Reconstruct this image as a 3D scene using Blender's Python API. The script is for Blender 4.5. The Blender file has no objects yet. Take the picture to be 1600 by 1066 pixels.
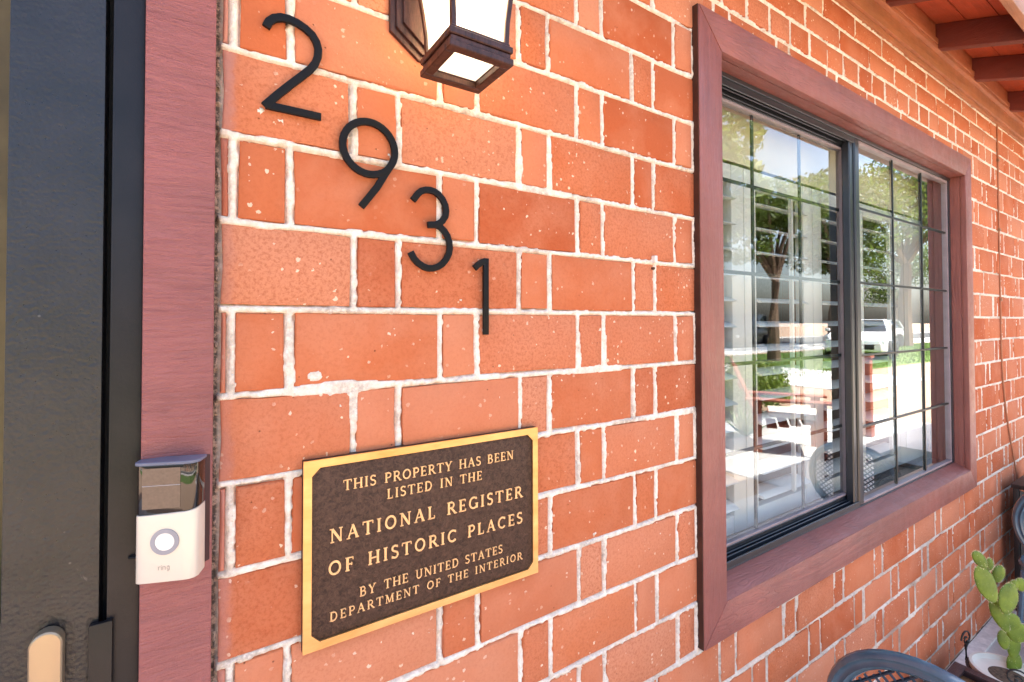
import bpy, bmesh, math, random
import numpy as np
from mathutils import Vector, Matrix

random.seed(7); RNG = np.random.default_rng(7)
S = bpy.context.scene
COL = S.collection
R = math.radians

# ------------------------------------------------------------------ camera
CAM = Vector((0.0, -0.6775, 1.4))
TH, PITCH, ROLL = 1.00502, 0.0174007, -0.00198871
FPX, CX, CY = 744.56, 782.02, 490.11            # of a 1600 x 1066 picture
Fv = Vector((math.cos(TH)*math.cos(PITCH), math.sin(TH)*math.cos(PITCH), math.sin(PITCH)))
R0 = Vector((math.sin(TH), -math.cos(TH), 0)); U0 = R0.cross(Fv)
Rv = R0*math.cos(ROLL)+U0*math.sin(ROLL); Uv = -R0*math.sin(ROLL)+U0*math.cos(ROLL)
cd = bpy.data.cameras.new('camera'); cam = bpy.data.objects.new('camera', cd); COL.objects.link(cam)
M3 = Matrix((Rv, Uv, -Fv)).transposed().to_4x4(); M3.translation = CAM
cam.matrix_world = M3
cd.sensor_width = 36; cd.lens = FPX/1600*36
cd.shift_x = (800-CX)/1600; cd.shift_y = (CY-533)/1600
cd.clip_start = 0.02; cd.clip_end = 2000
S.camera = cam

# ------------------------------------------------------------------ world, sun, exposure
SUN_EL, SUN_AZ = 61.0, 20.0                       # azimuth measured from +Y towards +X
w = bpy.data.worlds.new('World'); S.world = w; w.use_nodes = True
nt = w.node_tree; nt.nodes.clear()
sky = nt.nodes.new('ShaderNodeTexSky'); sky.sky_type = 'NISHITA'; sky.sun_disc = False
sky.sun_elevation = R(SUN_EL); sky.sun_rotation = R(SUN_AZ); sky.altitude = 400
sky.air_density = 1.0; sky.dust_density = 6.5; sky.ozone_density = 0.6
bg = nt.nodes.new('ShaderNodeBackground'); bg.inputs[1].default_value = 0.15
wo = nt.nodes.new('ShaderNodeOutputWorld')
nt.links.new(sky.outputs[0], bg.inputs[0]); nt.links.new(bg.outputs[0], wo.inputs[0])
sl = bpy.data.lights.new('sun', 'SUN'); sl.energy = 4.5; sl.angle = R(0.5); sl.color = (1, .95, .87)
so = bpy.data.objects.new('sun', sl); COL.objects.link(so)
sd = Vector((math.sin(R(SUN_AZ))*math.cos(R(SUN_EL)), math.cos(R(SUN_AZ))*math.cos(R(SUN_EL)), math.sin(R(SUN_EL))))
so.rotation_euler = (-sd).to_track_quat('-Z', 'Y').to_euler(); so.location = sd*30
S.view_settings.view_transform = 'Standard'; S.view_settings.look = 'None'
S.view_settings.gamma = 1; S.view_settings.use_curve_mapping = False
S.view_settings.exposure = 2.35
S.render.engine = 'CYCLES'
S.cycles.max_bounces = 10; S.cycles.diffuse_bounces = 5; S.cycles.glossy_bounces = 5
S.cycles.transparent_max_bounces = 16; S.cycles.transmission_bounces = 8
S.cycles.caustics_reflective = False; S.cycles.caustics_refractive = False

def project(P):
    d = Vector(P)-CAM; z = d.dot(Fv)
    if z <= .01: return None
    return (CX+FPX*d.dot(Rv)/z, CY-FPX*d.dot(Uv)/z, z)

# ------------------------------------------------------------------ helpers
def link(o, parent=None):
    COL.objects.link(o)
    if parent is not None: o.parent = parent
    return o
def tag(o, label=None, cat=None, group=None, kind=None):
    for k, v in (('label', label), ('category', cat), ('group', group), ('kind', kind)):
        if v: o[k] = v
    return o
def thing(name, label, cat, loc=(0, 0, 0), group=None, rz=0):
    o = bpy.data.objects.new(name, None); o.location = loc; o.rotation_euler = (0, 0, rz)
    o.empty_display_size = .1
    link(o); return tag(o, label, cat, group)
class MB:
    """collects geometry in world or local coordinates"""
    def __init__(s): s.v = []; s.f = []
    def add(s, vs, fs):
        n = len(s.v); s.v += [tuple(v) for v in vs]; s.f += [tuple(i+n for i in f) for f in fs]; return s
    def box(s, x0, x1, y0, y1, z0, z1, M=None):
        vs = [Vector(v) for v in ((x0,y0,z0),(x1,y0,z0),(x1,y1,z0),(x0,y1,z0),(x0,y0,z1),(x1,y0,z1),(x1,y1,z1),(x0,y1,z1))]
        if M is not None: vs = [M @ v for v in vs]
        return s.add(vs, [(3,2,1,0),(4,5,6,7),(0,1,5,4),(1,2,6,5),(2,3,7,6),(3,0,4,7)])
    def prism(s, poly, d0, d1, f):
        """poly: list of 2D; f(a,b,d)->3D"""
        n = len(poly)
        vs = [f(a, b, d0) for a, b in poly]+[f(a, b, d1) for a, b in poly]
        fs = [tuple(range(n))[::-1], tuple(range(n, 2*n))]+[(i, (i+1) % n, n+(i+1) % n, n+i) for i in range(n)]
        return s.add(vs, fs)
    def tube(s, pts, r, n=8, closed=False, sx=1.0):
        pts = [Vector(p) for p in pts]; m = len(pts); vs = []; fs = []
        rr = r if isinstance(r, (list, tuple)) else [r]*m
        up = Vector((0, 0, 1))
        for i, p in enumerate(pts):
            a = pts[(i-1) % m] if (closed or i > 0) else p
            b = pts[(i+1) % m] if (closed or i < m-1) else p
            t = (b-a).normalized()
            u = t.cross(up)
            if u.length < .05: u = t.cross(Vector((1, 0, 0)))
            u.normalize(); v = t.cross(u).normalized()
            for k in range(n):
                an = 2*math.pi*k/n
                vs.append(p+u*math.cos(an)*rr[i]*sx+v*math.sin(an)*rr[i])
        for i in range(m if closed else m-1):
            j = (i+1) % m
            for k in range(n):
                fs.append((i*n+k, i*n+(k+1) % n, j*n+(k+1) % n, j*n+k))
        if not closed: fs += [tuple(range(n))[::-1], tuple((m-1)*n+k for k in range(n))]
        return s.add(vs, fs)
    def lathe(s, prof, c=(0, 0, 0), n=24):
        vs = []; fs = []; m = len(prof)
        for r, z in prof:
            for k in range(n):
                a = 2*math.pi*k/n; vs.append((c[0]+r*math.cos(a), c[1]+r*math.sin(a), c[2]+z))
        for i in range(m-1):
            for k in range(n): fs.append((i*n+k, i*n+(k+1) % n, (i+1)*n+(k+1) % n, (i+1)*n+k))
        fs += [tuple(range(n))[::-1], tuple((m-1)*n+k for k in range(n))]
        return s.add(vs, fs)
    def mesh(s, name, smooth=False, ang=35):
        me = bpy.data.meshes.new(name); me.from_pydata(s.v, [], s.f)
        bm = bmesh.new(); bm.from_mesh(me); bmesh.ops.recalc_face_normals(bm, faces=bm.faces); bm.to_mesh(me); bm.free()
        if smooth:
            me.polygons.foreach_set('use_smooth', [True]*len(me.polygons))
            me.set_sharp_from_angle(angle=R(ang))
        return me
    def build(s, name, mat, parent=None, smooth=False, bevel=0, seg=2, ang=35):
        me = s.mesh(name, smooth or bevel > 0, ang)
        if bevel:
            bm = bmesh.new(); bm.from_mesh(me)
            es = [e for e in bm.edges if e.is_manifold and e.calc_face_angle(0) > R(40)]
            bmesh.ops.bevel(bm, geom=es, offset=bevel, segments=seg, affect='EDGES', profile=.6, clamp_overlap=True)
            bm.to_mesh(me); bm.free()
            me.polygons.foreach_set('use_smooth', [True]*len(me.polygons)); me.set_sharp_from_angle(angle=R(ang))
        me.materials.append(mat)
        o = bpy.data.objects.new(name, me); link(o)
        if parent is not None:
            o.parent = parent
            o.matrix_parent_inverse = PINV(parent)
        return o
def PINV(p): return world_of(p).inverted()
def world_of(o):
    m = Matrix.Translation(o.location) @ o.rotation_euler.to_matrix().to_4x4() @ Matrix.Diagonal(o.scale).to_4x4()
    if o.parent is not None: m = world_of(o.parent) @ o.matrix_parent_inverse @ m
    return m
def copy_tree(o, parent=None):
    c = o.copy(); COL.objects.link(c)
    if parent is not None:
        c.parent = parent; c.matrix_parent_inverse = o.matrix_parent_inverse
    for ch in list(o.children): copy_tree(ch, c)
    return c
def np_mesh(name, V, F):
    me = bpy.data.meshes.new(name)
    V = np.asarray(V, dtype=np.float32); F = np.asarray(F, dtype=np.int32)
    me.vertices.add(len(V)); me.vertices.foreach_set('co', V.ravel())
    k = F.shape[1]
    me.loops.add(F.size); me.loops.foreach_set('vertex_index', F.ravel())
    me.polygons.add(len(F)); me.polygons.foreach_set('loop_start', np.arange(0, F.size, k, dtype=np.int32))
    me.polygons.foreach_set('loop_total', np.full(len(F), k, dtype=np.int32))
    me.update(calc_edges=True); me.validate(); return me

# value noise -----------------------------------------------------------------
_NG = RNG.random((256, 256))
def vnoise(x, y):
    xi = np.floor(x).astype(int); yi = np.floor(y).astype(int); fx = x-xi; fy = y-yi
    fx = fx*fx*(3-2*fx); fy = fy*fy*(3-2*fy)
    g = lambda a, b: _NG[a & 255, b & 255]
    return (g(xi, yi)*(1-fx)+g(xi+1, yi)*fx)*(1-fy)+(g(xi, yi+1)*(1-fx)+g(xi+1, yi+1)*fx)*fy

# ------------------------------------------------------------------ materials
class NM:
    def __init__(s, name):
        s.m = bpy.data.materials.new(name); s.m.use_nodes = True; s.t = s.m.node_tree
        s.b = s.t.nodes['Principled BSDF']; s.co = None
    def n(s, typ, **kw):
        n = s.t.nodes.new(typ)
        for k, v in kw.items():
            if k in n.inputs and not hasattr(n, k): n.inputs[k].default_value = v
            else:
                try: setattr(n, k, v)
                except Exception: n.inputs[k].default_value = v
        return n
    def l(s, a, b): s.t.links.new(a, b)
    def coord(s, scale=(1, 1, 1), obj=False):
        if obj:
            tc = s.n('ShaderNodeTexCoord').outputs['Object']
        else:
            tc = s.n('ShaderNodeNewGeometry').outputs['Position']
        mp = s.n('ShaderNodeMapping'); mp.inputs['Scale'].default_value = scale
        s.l(tc, mp.inputs['Vector']); return mp.outputs[0]
    def noise(s, vec, scale, detail=4, rough=.55, dist=0):
        n = s.n('ShaderNodeTexNoise'); n.inputs['Scale'].default_value = scale; n.inputs['Detail'].default_value = detail
        n.inputs['Roughness'].default_value = rough; n.inputs['Distortion'].default_value = dist
        s.l(vec, n.inputs['Vector']); return n.outputs['Fac']
    def vor(s, vec, scale, feature='F1'):
        n = s.n('ShaderNodeTexVoronoi', feature=feature); n.inputs['Scale'].default_value = scale
        s.l(vec, n.inputs['Vector']); return n.outputs['Distance']
    def ramp(s, fac, stops, interp='LINEAR'):
        r = s.n('ShaderNodeValToRGB'); e = r.color_ramp.elements; r.color_ramp.interpolation = interp
        while len(e) < len(stops): e.new(.5)
        for i, (p, c) in enumerate(stops):
            e[i].position = p; e[i].color = (c, c, c, 1) if isinstance(c, (int, float)) else (*c, 1)
        s.l(fac, r.inputs[0]); return r.outputs['Color']
    def mix(s, fac, a, b, mode='MIX'):
        m = s.n('ShaderNodeMix', data_type='RGBA', blend_type=mode)
        for sock, v in ((m.inputs[0], fac), (m.inputs[6], a), (m.inputs[7], b)):
            if isinstance(v, (int, float)): sock.default_value = v
            elif isinstance(v, tuple): sock.default_value = (*v, 1)
            else: s.l(v, sock)
        return m.outputs[2]
    def math(s, op, a, b=0.0):
        m = s.n('ShaderNodeMath', operation=op)
        for sock, v in ((m.inputs[0], a), (m.inputs[1], b)):
            if isinstance(v, (int, float)): sock.default_value = v
            else: s.l(v, sock)
        return m.outputs[0]
    def bump(s, h, strength=.3, dist=.002, prev=None):
        b = s.n('ShaderNodeBump'); b.inputs['Strength'].default_value = strength; b.inputs['Distance'].default_value = dist
        s.l(h, b.inputs['Height'])
        if prev is not None: s.l(prev, b.inputs['Normal'])
        return b.outputs[0]
    def out(s, color=None, rough=.6, normal=None, **kw):
        b = s.b
        for k, v in (('Base Color', color), ('Roughness', rough), ('Normal', normal)):
            if v is None: continue
            if isinstance(v, (int, float)): b.inputs[k].default_value = v
            elif isinstance(v, tuple): b.inputs[k].default_value = (*v, 1)
            else: s.l(v, b.inputs[k])
        for k, v in kw.items():
            b.inputs[k.replace('_', ' ')].default_value = (*v, 1) if isinstance(v, tuple) else v
        return s.m
def plain(name, c, rough=.6, metal=0, var=.15, scale=20, bump=0, spec=.5):
    m = NM(name); v = m.coord()
    n = m.noise(v, scale, 5)
    col = m.mix(m.ramp(n, [(.3, 0.), (.7, 1.)]), tuple(x*(1-var) for x in c), tuple(min(1, x*(1+var)) for x in c))
    nm = m.bump(m.noise(v, scale*6, 4), bump, .001) if bump else None
    return m.out(col, rough, nm, Metallic=metal, Specular_IOR_Level=spec)

# brick: colour by object and by island, lime specks and smears, sandy pores
m = NM('brick'); v = m.coord()
oi = m.n('ShaderNodeObjectInfo').outputs['Random']; isl = m.n('ShaderNodeNewGeometry').outputs['Random Per Island']
rnd = m.math('FRACT', m.math('ADD', m.math('MULTIPLY', oi, 7.13), isl))
rnd2 = m.math('FRACT', m.math('MULTIPLY', rnd, 13.7))
base = m.ramp(rnd, [(0, (.53, .148, .060)), (.18, (.62, .222, .118)), (.34, (.57, .166, .070)), (.52, (.64, .262, .150)), (.68, (.48, .115, .042)), (.84, (.62, .200, .092)), (1, (.47, .112, .042))])
big = m.noise(v, 9, 5, .6, .3)
col = m.mix(m.ramp(big, [(.42, 0.), (.70, .45)]), base, (.66, .28, .165))
fine = m.noise(v, 190, 4, .75)
rough_b = m.ramp(rnd2, [(.35, .25), (.75, 1.)])
col = m.mix(m.math('MULTIPLY', m.ramp(fine, [(.32, .6), (.54, 0.)]), rough_b), col, (.36, .075, .025))
vv = m.n('ShaderNodeTexVoronoi'); vv.inputs['Scale'].default_value = 105
wv = m.n('ShaderNodeVectorMath', operation='ADD'); m.l(v, wv.inputs[0]); nz = m.n('ShaderNodeTexNoise'); nz.inputs['Scale'].default_value = 240; m.l(v, nz.inputs['Vector'])
ns_ = m.n('ShaderNodeVectorMath', operation='SCALE'); ns_.inputs['Scale'].default_value = .006; m.l(nz.outputs['Color'], ns_.inputs[0]); m.l(ns_.outputs[0], wv.inputs[1]); m.l(wv.outputs[0], vv.inputs['Vector'])
cr = m.n('ShaderNodeSeparateColor'); m.l(vv.outputs['Color'], cr.inputs[0])
size = m.math('MULTIPLY', m.ramp(cr.outputs[0], [(.80, 0.), (.84, .14), (1, .32)]), 1.0)
sp = m.math('LESS_THAN', vv.outputs['Distance'], size); spn = m.noise(v, 11, 4)
spm = m.math('MULTIPLY', sp, m.math('MULTIPLY', m.ramp(spn, [(.40, 0.), (.58, 1.)]), m.ramp(rnd2, [(.1, .35), (.5, 1.)])))
sm = m.math('MULTIPLY', m.ramp(m.noise(v, 34, 7, .78, .25), [(.66, 0.), (.69, .9)]), m.ramp(m.noise(v, 6, 2), [(.45, .3), (.6, 1.)]))
col = m.mix(m.math('MAXIMUM', m.math('MULTIPLY', spm, .85), sm), col, (.86, .70, .54))
pit = m.ramp(m.vor(v, 34), [(.02, 1.), (.05, 0.)])
col = m.mix(m.math('MULTIPLY', pit, .7), col, (.12, .045, .025))
# mauve overspray from the painted door board
sx_n = m.n('ShaderNodeSeparateXYZ'); m.l(m.n('ShaderNodeNewGeometry').outputs['Position'], sx_n.inputs[0])
ov = m.ramp(m.math('ADD', m.math('ADD', sx_n.outputs['X'], 0.497), m.math('MULTIPLY', m.math('SUBTRACT', m.noise(v, 60, 4), .5), .016)), [(.529, .75), (.536, 0.)])
ov = m.math('MULTIPLY', ov, m.ramp(m.noise(v, 5, 3), [(.35, .3), (.6, 1.)]))
col = m.mix(ov, col, (.50, .25, .22))
h = m.math('ADD', m.math('MULTIPLY', m.noise(v, 60, 5, .65), .8), m.math('MULTIPLY', m.math('MULTIPLY', fine, rough_b), .8))
h = m.math('ADD', m.math('SUBTRACT', h, pit), m.math('MULTIPLY', sm, .5))
BRICK = m.out(col, .9, m.bump(h, .6, .0025), Specular_IOR_Level=.2)

m = NM('mortar'); v = m.coord()
n1 = m.noise(v, 90, 6, .75); n2 = m.noise(v, 9, 3)
col = m.mix(m.ramp(n1, [(.3, 0.), (.62, 1.)]), (.68, .57, .46), (.94, .87, .78))
col = m.mix(m.math('MULTIPLY', m.ramp(n2, [(.48, 0.), (.64, .65)]), m.ramp(m.noise(v, 130, 4, .7), [(.4, .1), (.58, 1.)])), col, (.40, .32, .27))
pz = m.n('ShaderNodeSeparateXYZ'); m.l(m.n('ShaderNodeNewGeometry').outputs['Position'], pz.inputs[0])
dirt = m.math('MULTIPLY', m.ramp(m.math('ADD', pz.outputs['Z'], m.math('MULTIPLY', n2, .35)), [(.55, 1.), (1.1, 0.)]), m.ramp(m.noise(v, 7, 5), [(.4, .2), (.6, 1.)]))
col = m.mix(m.math('MULTIPLY', dirt, .8), col, (.30, .17, .11))
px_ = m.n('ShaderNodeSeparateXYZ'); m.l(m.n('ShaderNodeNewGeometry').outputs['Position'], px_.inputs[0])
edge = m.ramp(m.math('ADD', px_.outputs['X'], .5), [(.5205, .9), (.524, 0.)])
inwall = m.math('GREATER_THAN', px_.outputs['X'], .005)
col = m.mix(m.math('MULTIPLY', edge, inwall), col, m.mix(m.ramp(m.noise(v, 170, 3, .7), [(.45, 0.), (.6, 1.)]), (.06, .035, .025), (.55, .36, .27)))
pit = m.ramp(m.vor(v, 120), [(.08, 1.), (.2, 0.)])
h = m.math('SUBTRACT', m.math('ADD', n1, m.noise(v, 260, 3)), m.math('MULTIPLY', pit, .6))
MORTAR = m.out(col, .95, m.bump(h, .7, .002), Specular_IOR_Level=.15)

def paint_wood(name, c, scl=(1, 1, 1), rough=.42, saw=False):
    m = NM(name); v = m.coord(scl); p = m.coord()
    g = m.noise(v, 30, 6, .65, .4); b = m.noise(p, 5, 4)
    col = m.mix(m.ramp(b, [(.3, 0.), (.7, 1.)]), tuple(x*.82 for x in c), tuple(x*1.15 for x in c))
    col = m.mix(m.ramp(g, [(.3, .35), (.5, 0.)]), col, tuple(x*.55 for x in c))
    sp = m.math('MULTIPLY', m.ramp(m.vor(p, 60), [(.03, 1.), (.06, 0.)]), m.ramp(m.noise(p, 9, 2), [(.55, 0.), (.6, .6)]))
    col = m.mix(sp, col, (.10, .05, .04))
    rg_ = m.math('ABSOLUTE', m.math('SUBTRACT', m.noise(v, 16, 3, .5, 1.2), .5))
    ln = m.ramp(m.math('FRACT', m.math('MULTIPLY', rg_, 26)), [(.0, 1.), (.22, 0.), (.85, 0.), (1, 1.)])
    if not saw: col = m.mix(m.math('MULTIPLY', ln, .3), col, tuple(x*.55 for x in c))
    g = m.math('SUBTRACT', g, m.math('MULTIPLY', ln, .06 if saw else .25))
    h = m.math('ADD', m.math('ADD', g, m.math('MULTIPLY', m.noise(v, 110, 4, .7, .8), .8)), m.math('MULTIPLY', m.noise(p, 350, 2), .25))
    rg = m.ramp(m.noise(p, 30, 4), [(.3, rough-.06), (.7, rough+.12)])
    return m.out(col, rg, m.bump(h, 1.0 if saw else .7, .003), Specular_IOR_Level=.6, Coat_Weight=.15, Coat_Roughness=.3)
TRIM_V = paint_wood('painted_wood_upright', (.31, .094, .072), (1, 1, .08))
TRIM_H = paint_wood('painted_wood_level', (.31, .094, .072), (.08, 1, 1))
TRIM_SAW = paint_wood('painted_rough_sawn_wood', (.31, .095, .088), (.22, 1, 1.7), .46, True)
FRIEZE = paint_wood('painted_frieze_wood', (.46, .16, .06), (.06, 1, 1), .55)
RAFTER = paint_wood('painted_rafter_wood', (.17, .026, .011), (1, .12, 1), .5)
SHEATH = paint_wood('painted_roof_boards', (.62, .12, .04), (.08, 1, 1), .55)
FASCIA = paint_wood('painted_fascia_wood', (.45, .2, .1), (.08, 1, 1), .55)

m = NM('hammered_black_steel'); v = m.coord()
hm = m.vor(v, 260, 'SMOOTH_F1'); ns = m.noise(v, 170, 5, .7)
colr = m.mix(m.ramp(m.noise(v, 12, 4), [(.3, 0.), (.7, 1.)]), (.006, .006, .0075), (.020, .018, .020))
colr = m.mix(m.ramp(m.vor(v, 30), [(.02, .8), (.045, 0.)]), colr, (.12, .11, .10))
colr = m.mix(m.math('MULTIPLY', m.ramp(m.noise(m.coord((1, 1, .35)), 24, 7, .8, .4), [(.66, 0.), (.70, 1.)]), .5), colr, (.14, .12, .11))
STEEL = m.out(colr, m.ramp(ns, [(.3, .26), (.7, .42)]), m.bump(m.math('ADD', hm, ns), .5, .0014), Specular_IOR_Level=.6)
m = NM('smooth_black_steel'); v = m.coord()
STEEL2 = m.out(m.mix(m.ramp(m.noise(v, 10, 4), [(.3, 0.), (.7, 1.)]), (.007, .007, .009), (.018, .016, .018)), .34, m.bump(m.noise(v, 220, 4), .3, .001), Specular_IOR_Level=.32)
BLACKGAP = plain('dark_rubber', (.008, .008, .008), .8)
NUMBER = plain('black_powder_coat', (.0045, .0038, .0045), .5, 0, .2, 60, .15, .22)
BRONZE_FRAME = plain('dark_bronze_aluminium', (.018, .021, .028), .28, 0, .2, 15, 0, .7)
GREY_BEAD = plain('grey_glazing_bead', (.30, .24, .26), .4)
LAMP_METAL = None
m = NM('brushed_bronze_lantern'); v = m.coord((1, 1, .2))
st = m.noise(v, 150, 5, .7)
LAMP_METAL = m.out(m.mix(m.ramp(st, [(.35, 0.), (.65, 1.)]), (.028, .012, .010), (.09, .038, .030)), .38, m.bump(st, .3, .001), Metallic=.35, Specular_IOR_Level=.5)

# plaque
m = NM('plaque_dark_bronze'); v = m.coord()
pb = m.noise(v, 190, 6, .7, .8)
PLAQ = m.out(m.mix(m.ramp(pb, [(.35, 0.), (.7, 1.)]), (.035, .018, .012), (.13, .070, .048)), .5, m.bump(pb, .7, .002), Metallic=.45)
m = NM('polished_plaque_brass'); v = m.coord((.3, 1, 1))
bn = m.noise(v, 40, 5, .6)
BRASS = m.out(m.mix(m.ramp(bn, [(.3, 0.), (.7, 1.)]), (.60, .33, .12), (.76, .50, .23)), .34, m.bump(m.noise(v, 300, 3), .08, .001), Metallic=.8)
LETTER = plain('brass_letter_faces', (.80, .50, .25), .42, .45, .12, 80)

# doorbell
SATIN = plain('satin_nickel_plastic', (.74, .66, .56), .36, .15, .04, 8)
GLOSSBLACK = plain('glossy_black_lens', (.012, .010, .010), .04, 0, .05, 8, 0, .8)
BELLGREY = plain('bell_backplate_grey', (.16, .17, .24), .45)
RINGGREY = plain('button_ring_grey', (.30, .30, .34), .3)
LOGO = plain('logo_grey', (.50, .43, .36), .4)
BUTTON = plain('button_white', (.86, .82, .76), .3)
CHAMPAGNE = plain('champagne_metal', (.40, .31, .21), .34, .6, .06, 10)

# glass
def glass(name, boost=1.5, tint=(1, 1, 1), base=.03, wav=.04):
    m = bpy.data.materials.new(name); m.use_nodes = True; t = m.node_tree; t.nodes.clear()
    o = t.nodes.new('ShaderNodeOutputMaterial'); mx = t.nodes.new('ShaderNodeMixShader')
    tr = t.nodes.new('ShaderNodeBsdfTransparent'); tr.inputs[0].default_value = (*tint, 1)
    gl = t.nodes.new('ShaderNodeBsdfGlossy'); gl.inputs['Roughness'].default_value = 0.0; gl.inputs[0].default_value = (.97, .99, 1, 1)
    lw = t.nodes.new('ShaderNodeLayerWeight'); lw.inputs[0].default_value = .5
    fr = t.nodes.new('ShaderNodeMath'); fr.operation = 'POWER'; fr.inputs[1].default_value = 5; t.links.new(lw.outputs['Facing'], fr.inputs[0])
    mu = t.nodes.new('ShaderNodeMath'); mu.operation = 'MULTIPLY_ADD'; mu.inputs[1].default_value = boost; mu.inputs[2].default_value = base
    cl = t.nodes.new('ShaderNodeClamp')
    g = t.nodes.new('ShaderNodeNewGeometry'); ns = t.nodes.new('ShaderNodeTexNoise'); ns.inputs['Scale'].default_value = 3.0
    b = t.nodes.new('ShaderNodeBump'); b.inputs['Strength'].default_value = wav; b.inputs['Distance'].default_value = .004
    t.links.new(g.outputs['Position'], ns.inputs['Vector']); t.links.new(ns.outputs['Fac'], b.inputs['Height']); t.links.new(b.outputs[0], gl.inputs['Normal'])
    t.links.new(fr.outputs[0], mu.inputs[0]); t.links.new(mu.outputs[0], cl.inputs[0]); t.links.new(cl.outputs[0], mx.inputs[0])
    t.links.new(tr.outputs[0], mx.inputs[1]); t.links.new(gl.outputs[0], mx.inputs[2]); t.links.new(mx.outputs[0], o.inputs[0])
    return m
GLASS = glass('window_glass', 1.45, (.95, .97, .96), .06)
CARGLASS = plain('car_window_glass', (.02, .025, .03), .06, 0, .05, 2, 0, .9)
m = NM('seeded_lantern_glass'); v = m.coord()
lt = m.n('ShaderNodeBsdfTransparent'); lt.inputs[0].default_value = (1, .97, .92, 1); ld = m.n('ShaderNodeBsdfTranslucent'); ld.inputs[0].default_value = (.95, .92, .86, 1)
lmx = m.n('ShaderNodeMixShader'); m.l(m.ramp(m.noise(v, 60, 4), [(.3, .35), (.7, .6)]), lmx.inputs[0]); m.l(lt.outputs[0], lmx.inputs[1]); m.l(ld.outputs[0], lmx.inputs[2])
lem = m.n('ShaderNodeEmission'); lem.inputs[0].default_value = (1, .93, .82, 1); lem.inputs[1].default_value = .08
lad = m.n('ShaderNodeAddShader'); m.l(lmx.outputs[0], lad.inputs[0]); m.l(lem.outputs[0], lad.inputs[1])
lo_ = [x for x in m.t.nodes if x.type == 'OUTPUT_MATERIAL'][0]; m.l(lad.outputs[0], lo_.inputs[0]); LGLASS = m.m
WHITEPAINT = plain('white_shutter_paint', (.80, .79, .76), .35, 0, .04, 5)
CREAM = plain('cream_shade', (.74, .66, .50), .6, 0, .05, 5)
ROOMWALL = plain('room_wall_paint', (.35, .33, .30), .8)
ROOMFLOOR = plain('room_floor', (.12, .08, .05), .5)
CHAIR_BLUE = plain('slate_blue_cast_metal', (.085, .145, .20), .2, .15, .2, 25, .15, .8)
WROUGHT = plain('black_wrought_iron', (.02, .018, .018), .4)
WICKER = plain('grey_mesh_fabric', (.13, .13, .12), .8, 0, .3, 200)

# ================================================================== BRICK WALL
H0, HC, MOD, HM = 1.417, .108, .28185, .06576
A1, B2 = .101, .2505
JT = .0106
WX0, WX1, WZ0, WZ1 = .992, 2.858, .715, 2.075       # hole behind the window trim
XEND = 9.0
rows = []                                            # (z0, z1, kind)
for r in range(-13, 6): rows.append((H0+r*HC, H0+(r+1)*HC, 1 if r % 2 else 2))
rows.append((H0+6*HC, 2.165, 2)); rows.append((2.165, 2.242, 'h')); rows.append((2.242, 2.314, 's0')); rows.append((2.314, 2.386, 's1')); rows.append((2.386, 2.425, 's0'))
def row_joints(kind, xa, xb):
    js = []
    if kind in (1, 2):
        o = A1 if kind == 1 else B2
        for k in range(-20, 60):
            js += [o+k*MOD-HM, o+k*MOD]
    elif kind == 'h': js = [1.172+.1065*k for k in range(-60, 90)]
    else: js = [1.895+(0 if kind == 's0' else .107)+.213*k for k in range(-30, 50)]
    js = sorted(j for j in js if xa < j < xb)
    return js
bricks = []                                          # (x0,x1,z0,z1,shared?)
ALLJ = []
def clip_spans(z0, z1, xa, xb):
    """spans of wall in this course not inside the window hole -> list of (xa,xb,z0,z1)"""
    out = []
    if z1 <= WZ0+.002 or z0 >= WZ1-.002 or xb < WX0: return [(xa, xb, z0, z1)]
    out += [(xa, WX0, z0, z1), (WX1, xb, z0, z1)]
    if z0 < WZ0 < z1 and WZ0-z0 > .02: out.append((WX0, WX1, z0, WZ0))
    if z0 < WZ1 < z1 and z1-WZ1 > .02: out.append((WX0, WX1, WZ1, z1))
    return out
def fill_course(z0, z1, kind, xa, xb):
    for (sa, sb, c0, c1) in clip_spans(z0, z1, xa, xb):
        js = [sa-(JT/2 if sa in (WX0,) or True else 0)]+row_joints(kind, sa+.008, sb-.008)+[sb+JT/2]
        for a, b in zip(js[:-1], js[1:]):
            ja = jb = 0
            if a > sa+.01: ja = random.gauss(0, .0012)
            x0 = a+JT/2+ja; x1 = b-JT/2+random.gauss(0, .0012)
            lo = c0+JT/2 if abs(c0-z0) < 1e-6 else c0; hi = c1-JT/2 if abs(c1-z1) < 1e-6 else c1
            if x1-x0 < .0045 or hi-lo < .012: continue
            bricks.append((x0, x1, lo, hi))
for (z0, z1, kd) in rows:
    fill_course(z0, z1, kd, .0235, XEND)
    fill_course(z0, z1, kd, -3.2, -1.07)
    if z0 > 2.16: fill_course(z0, z1, kd, -1.06, .0)

wall = thing('brick_wall', 'orange red brick wall in rowlock courses with rough cream mortar', 'wall', (0, 0, 0))

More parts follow.
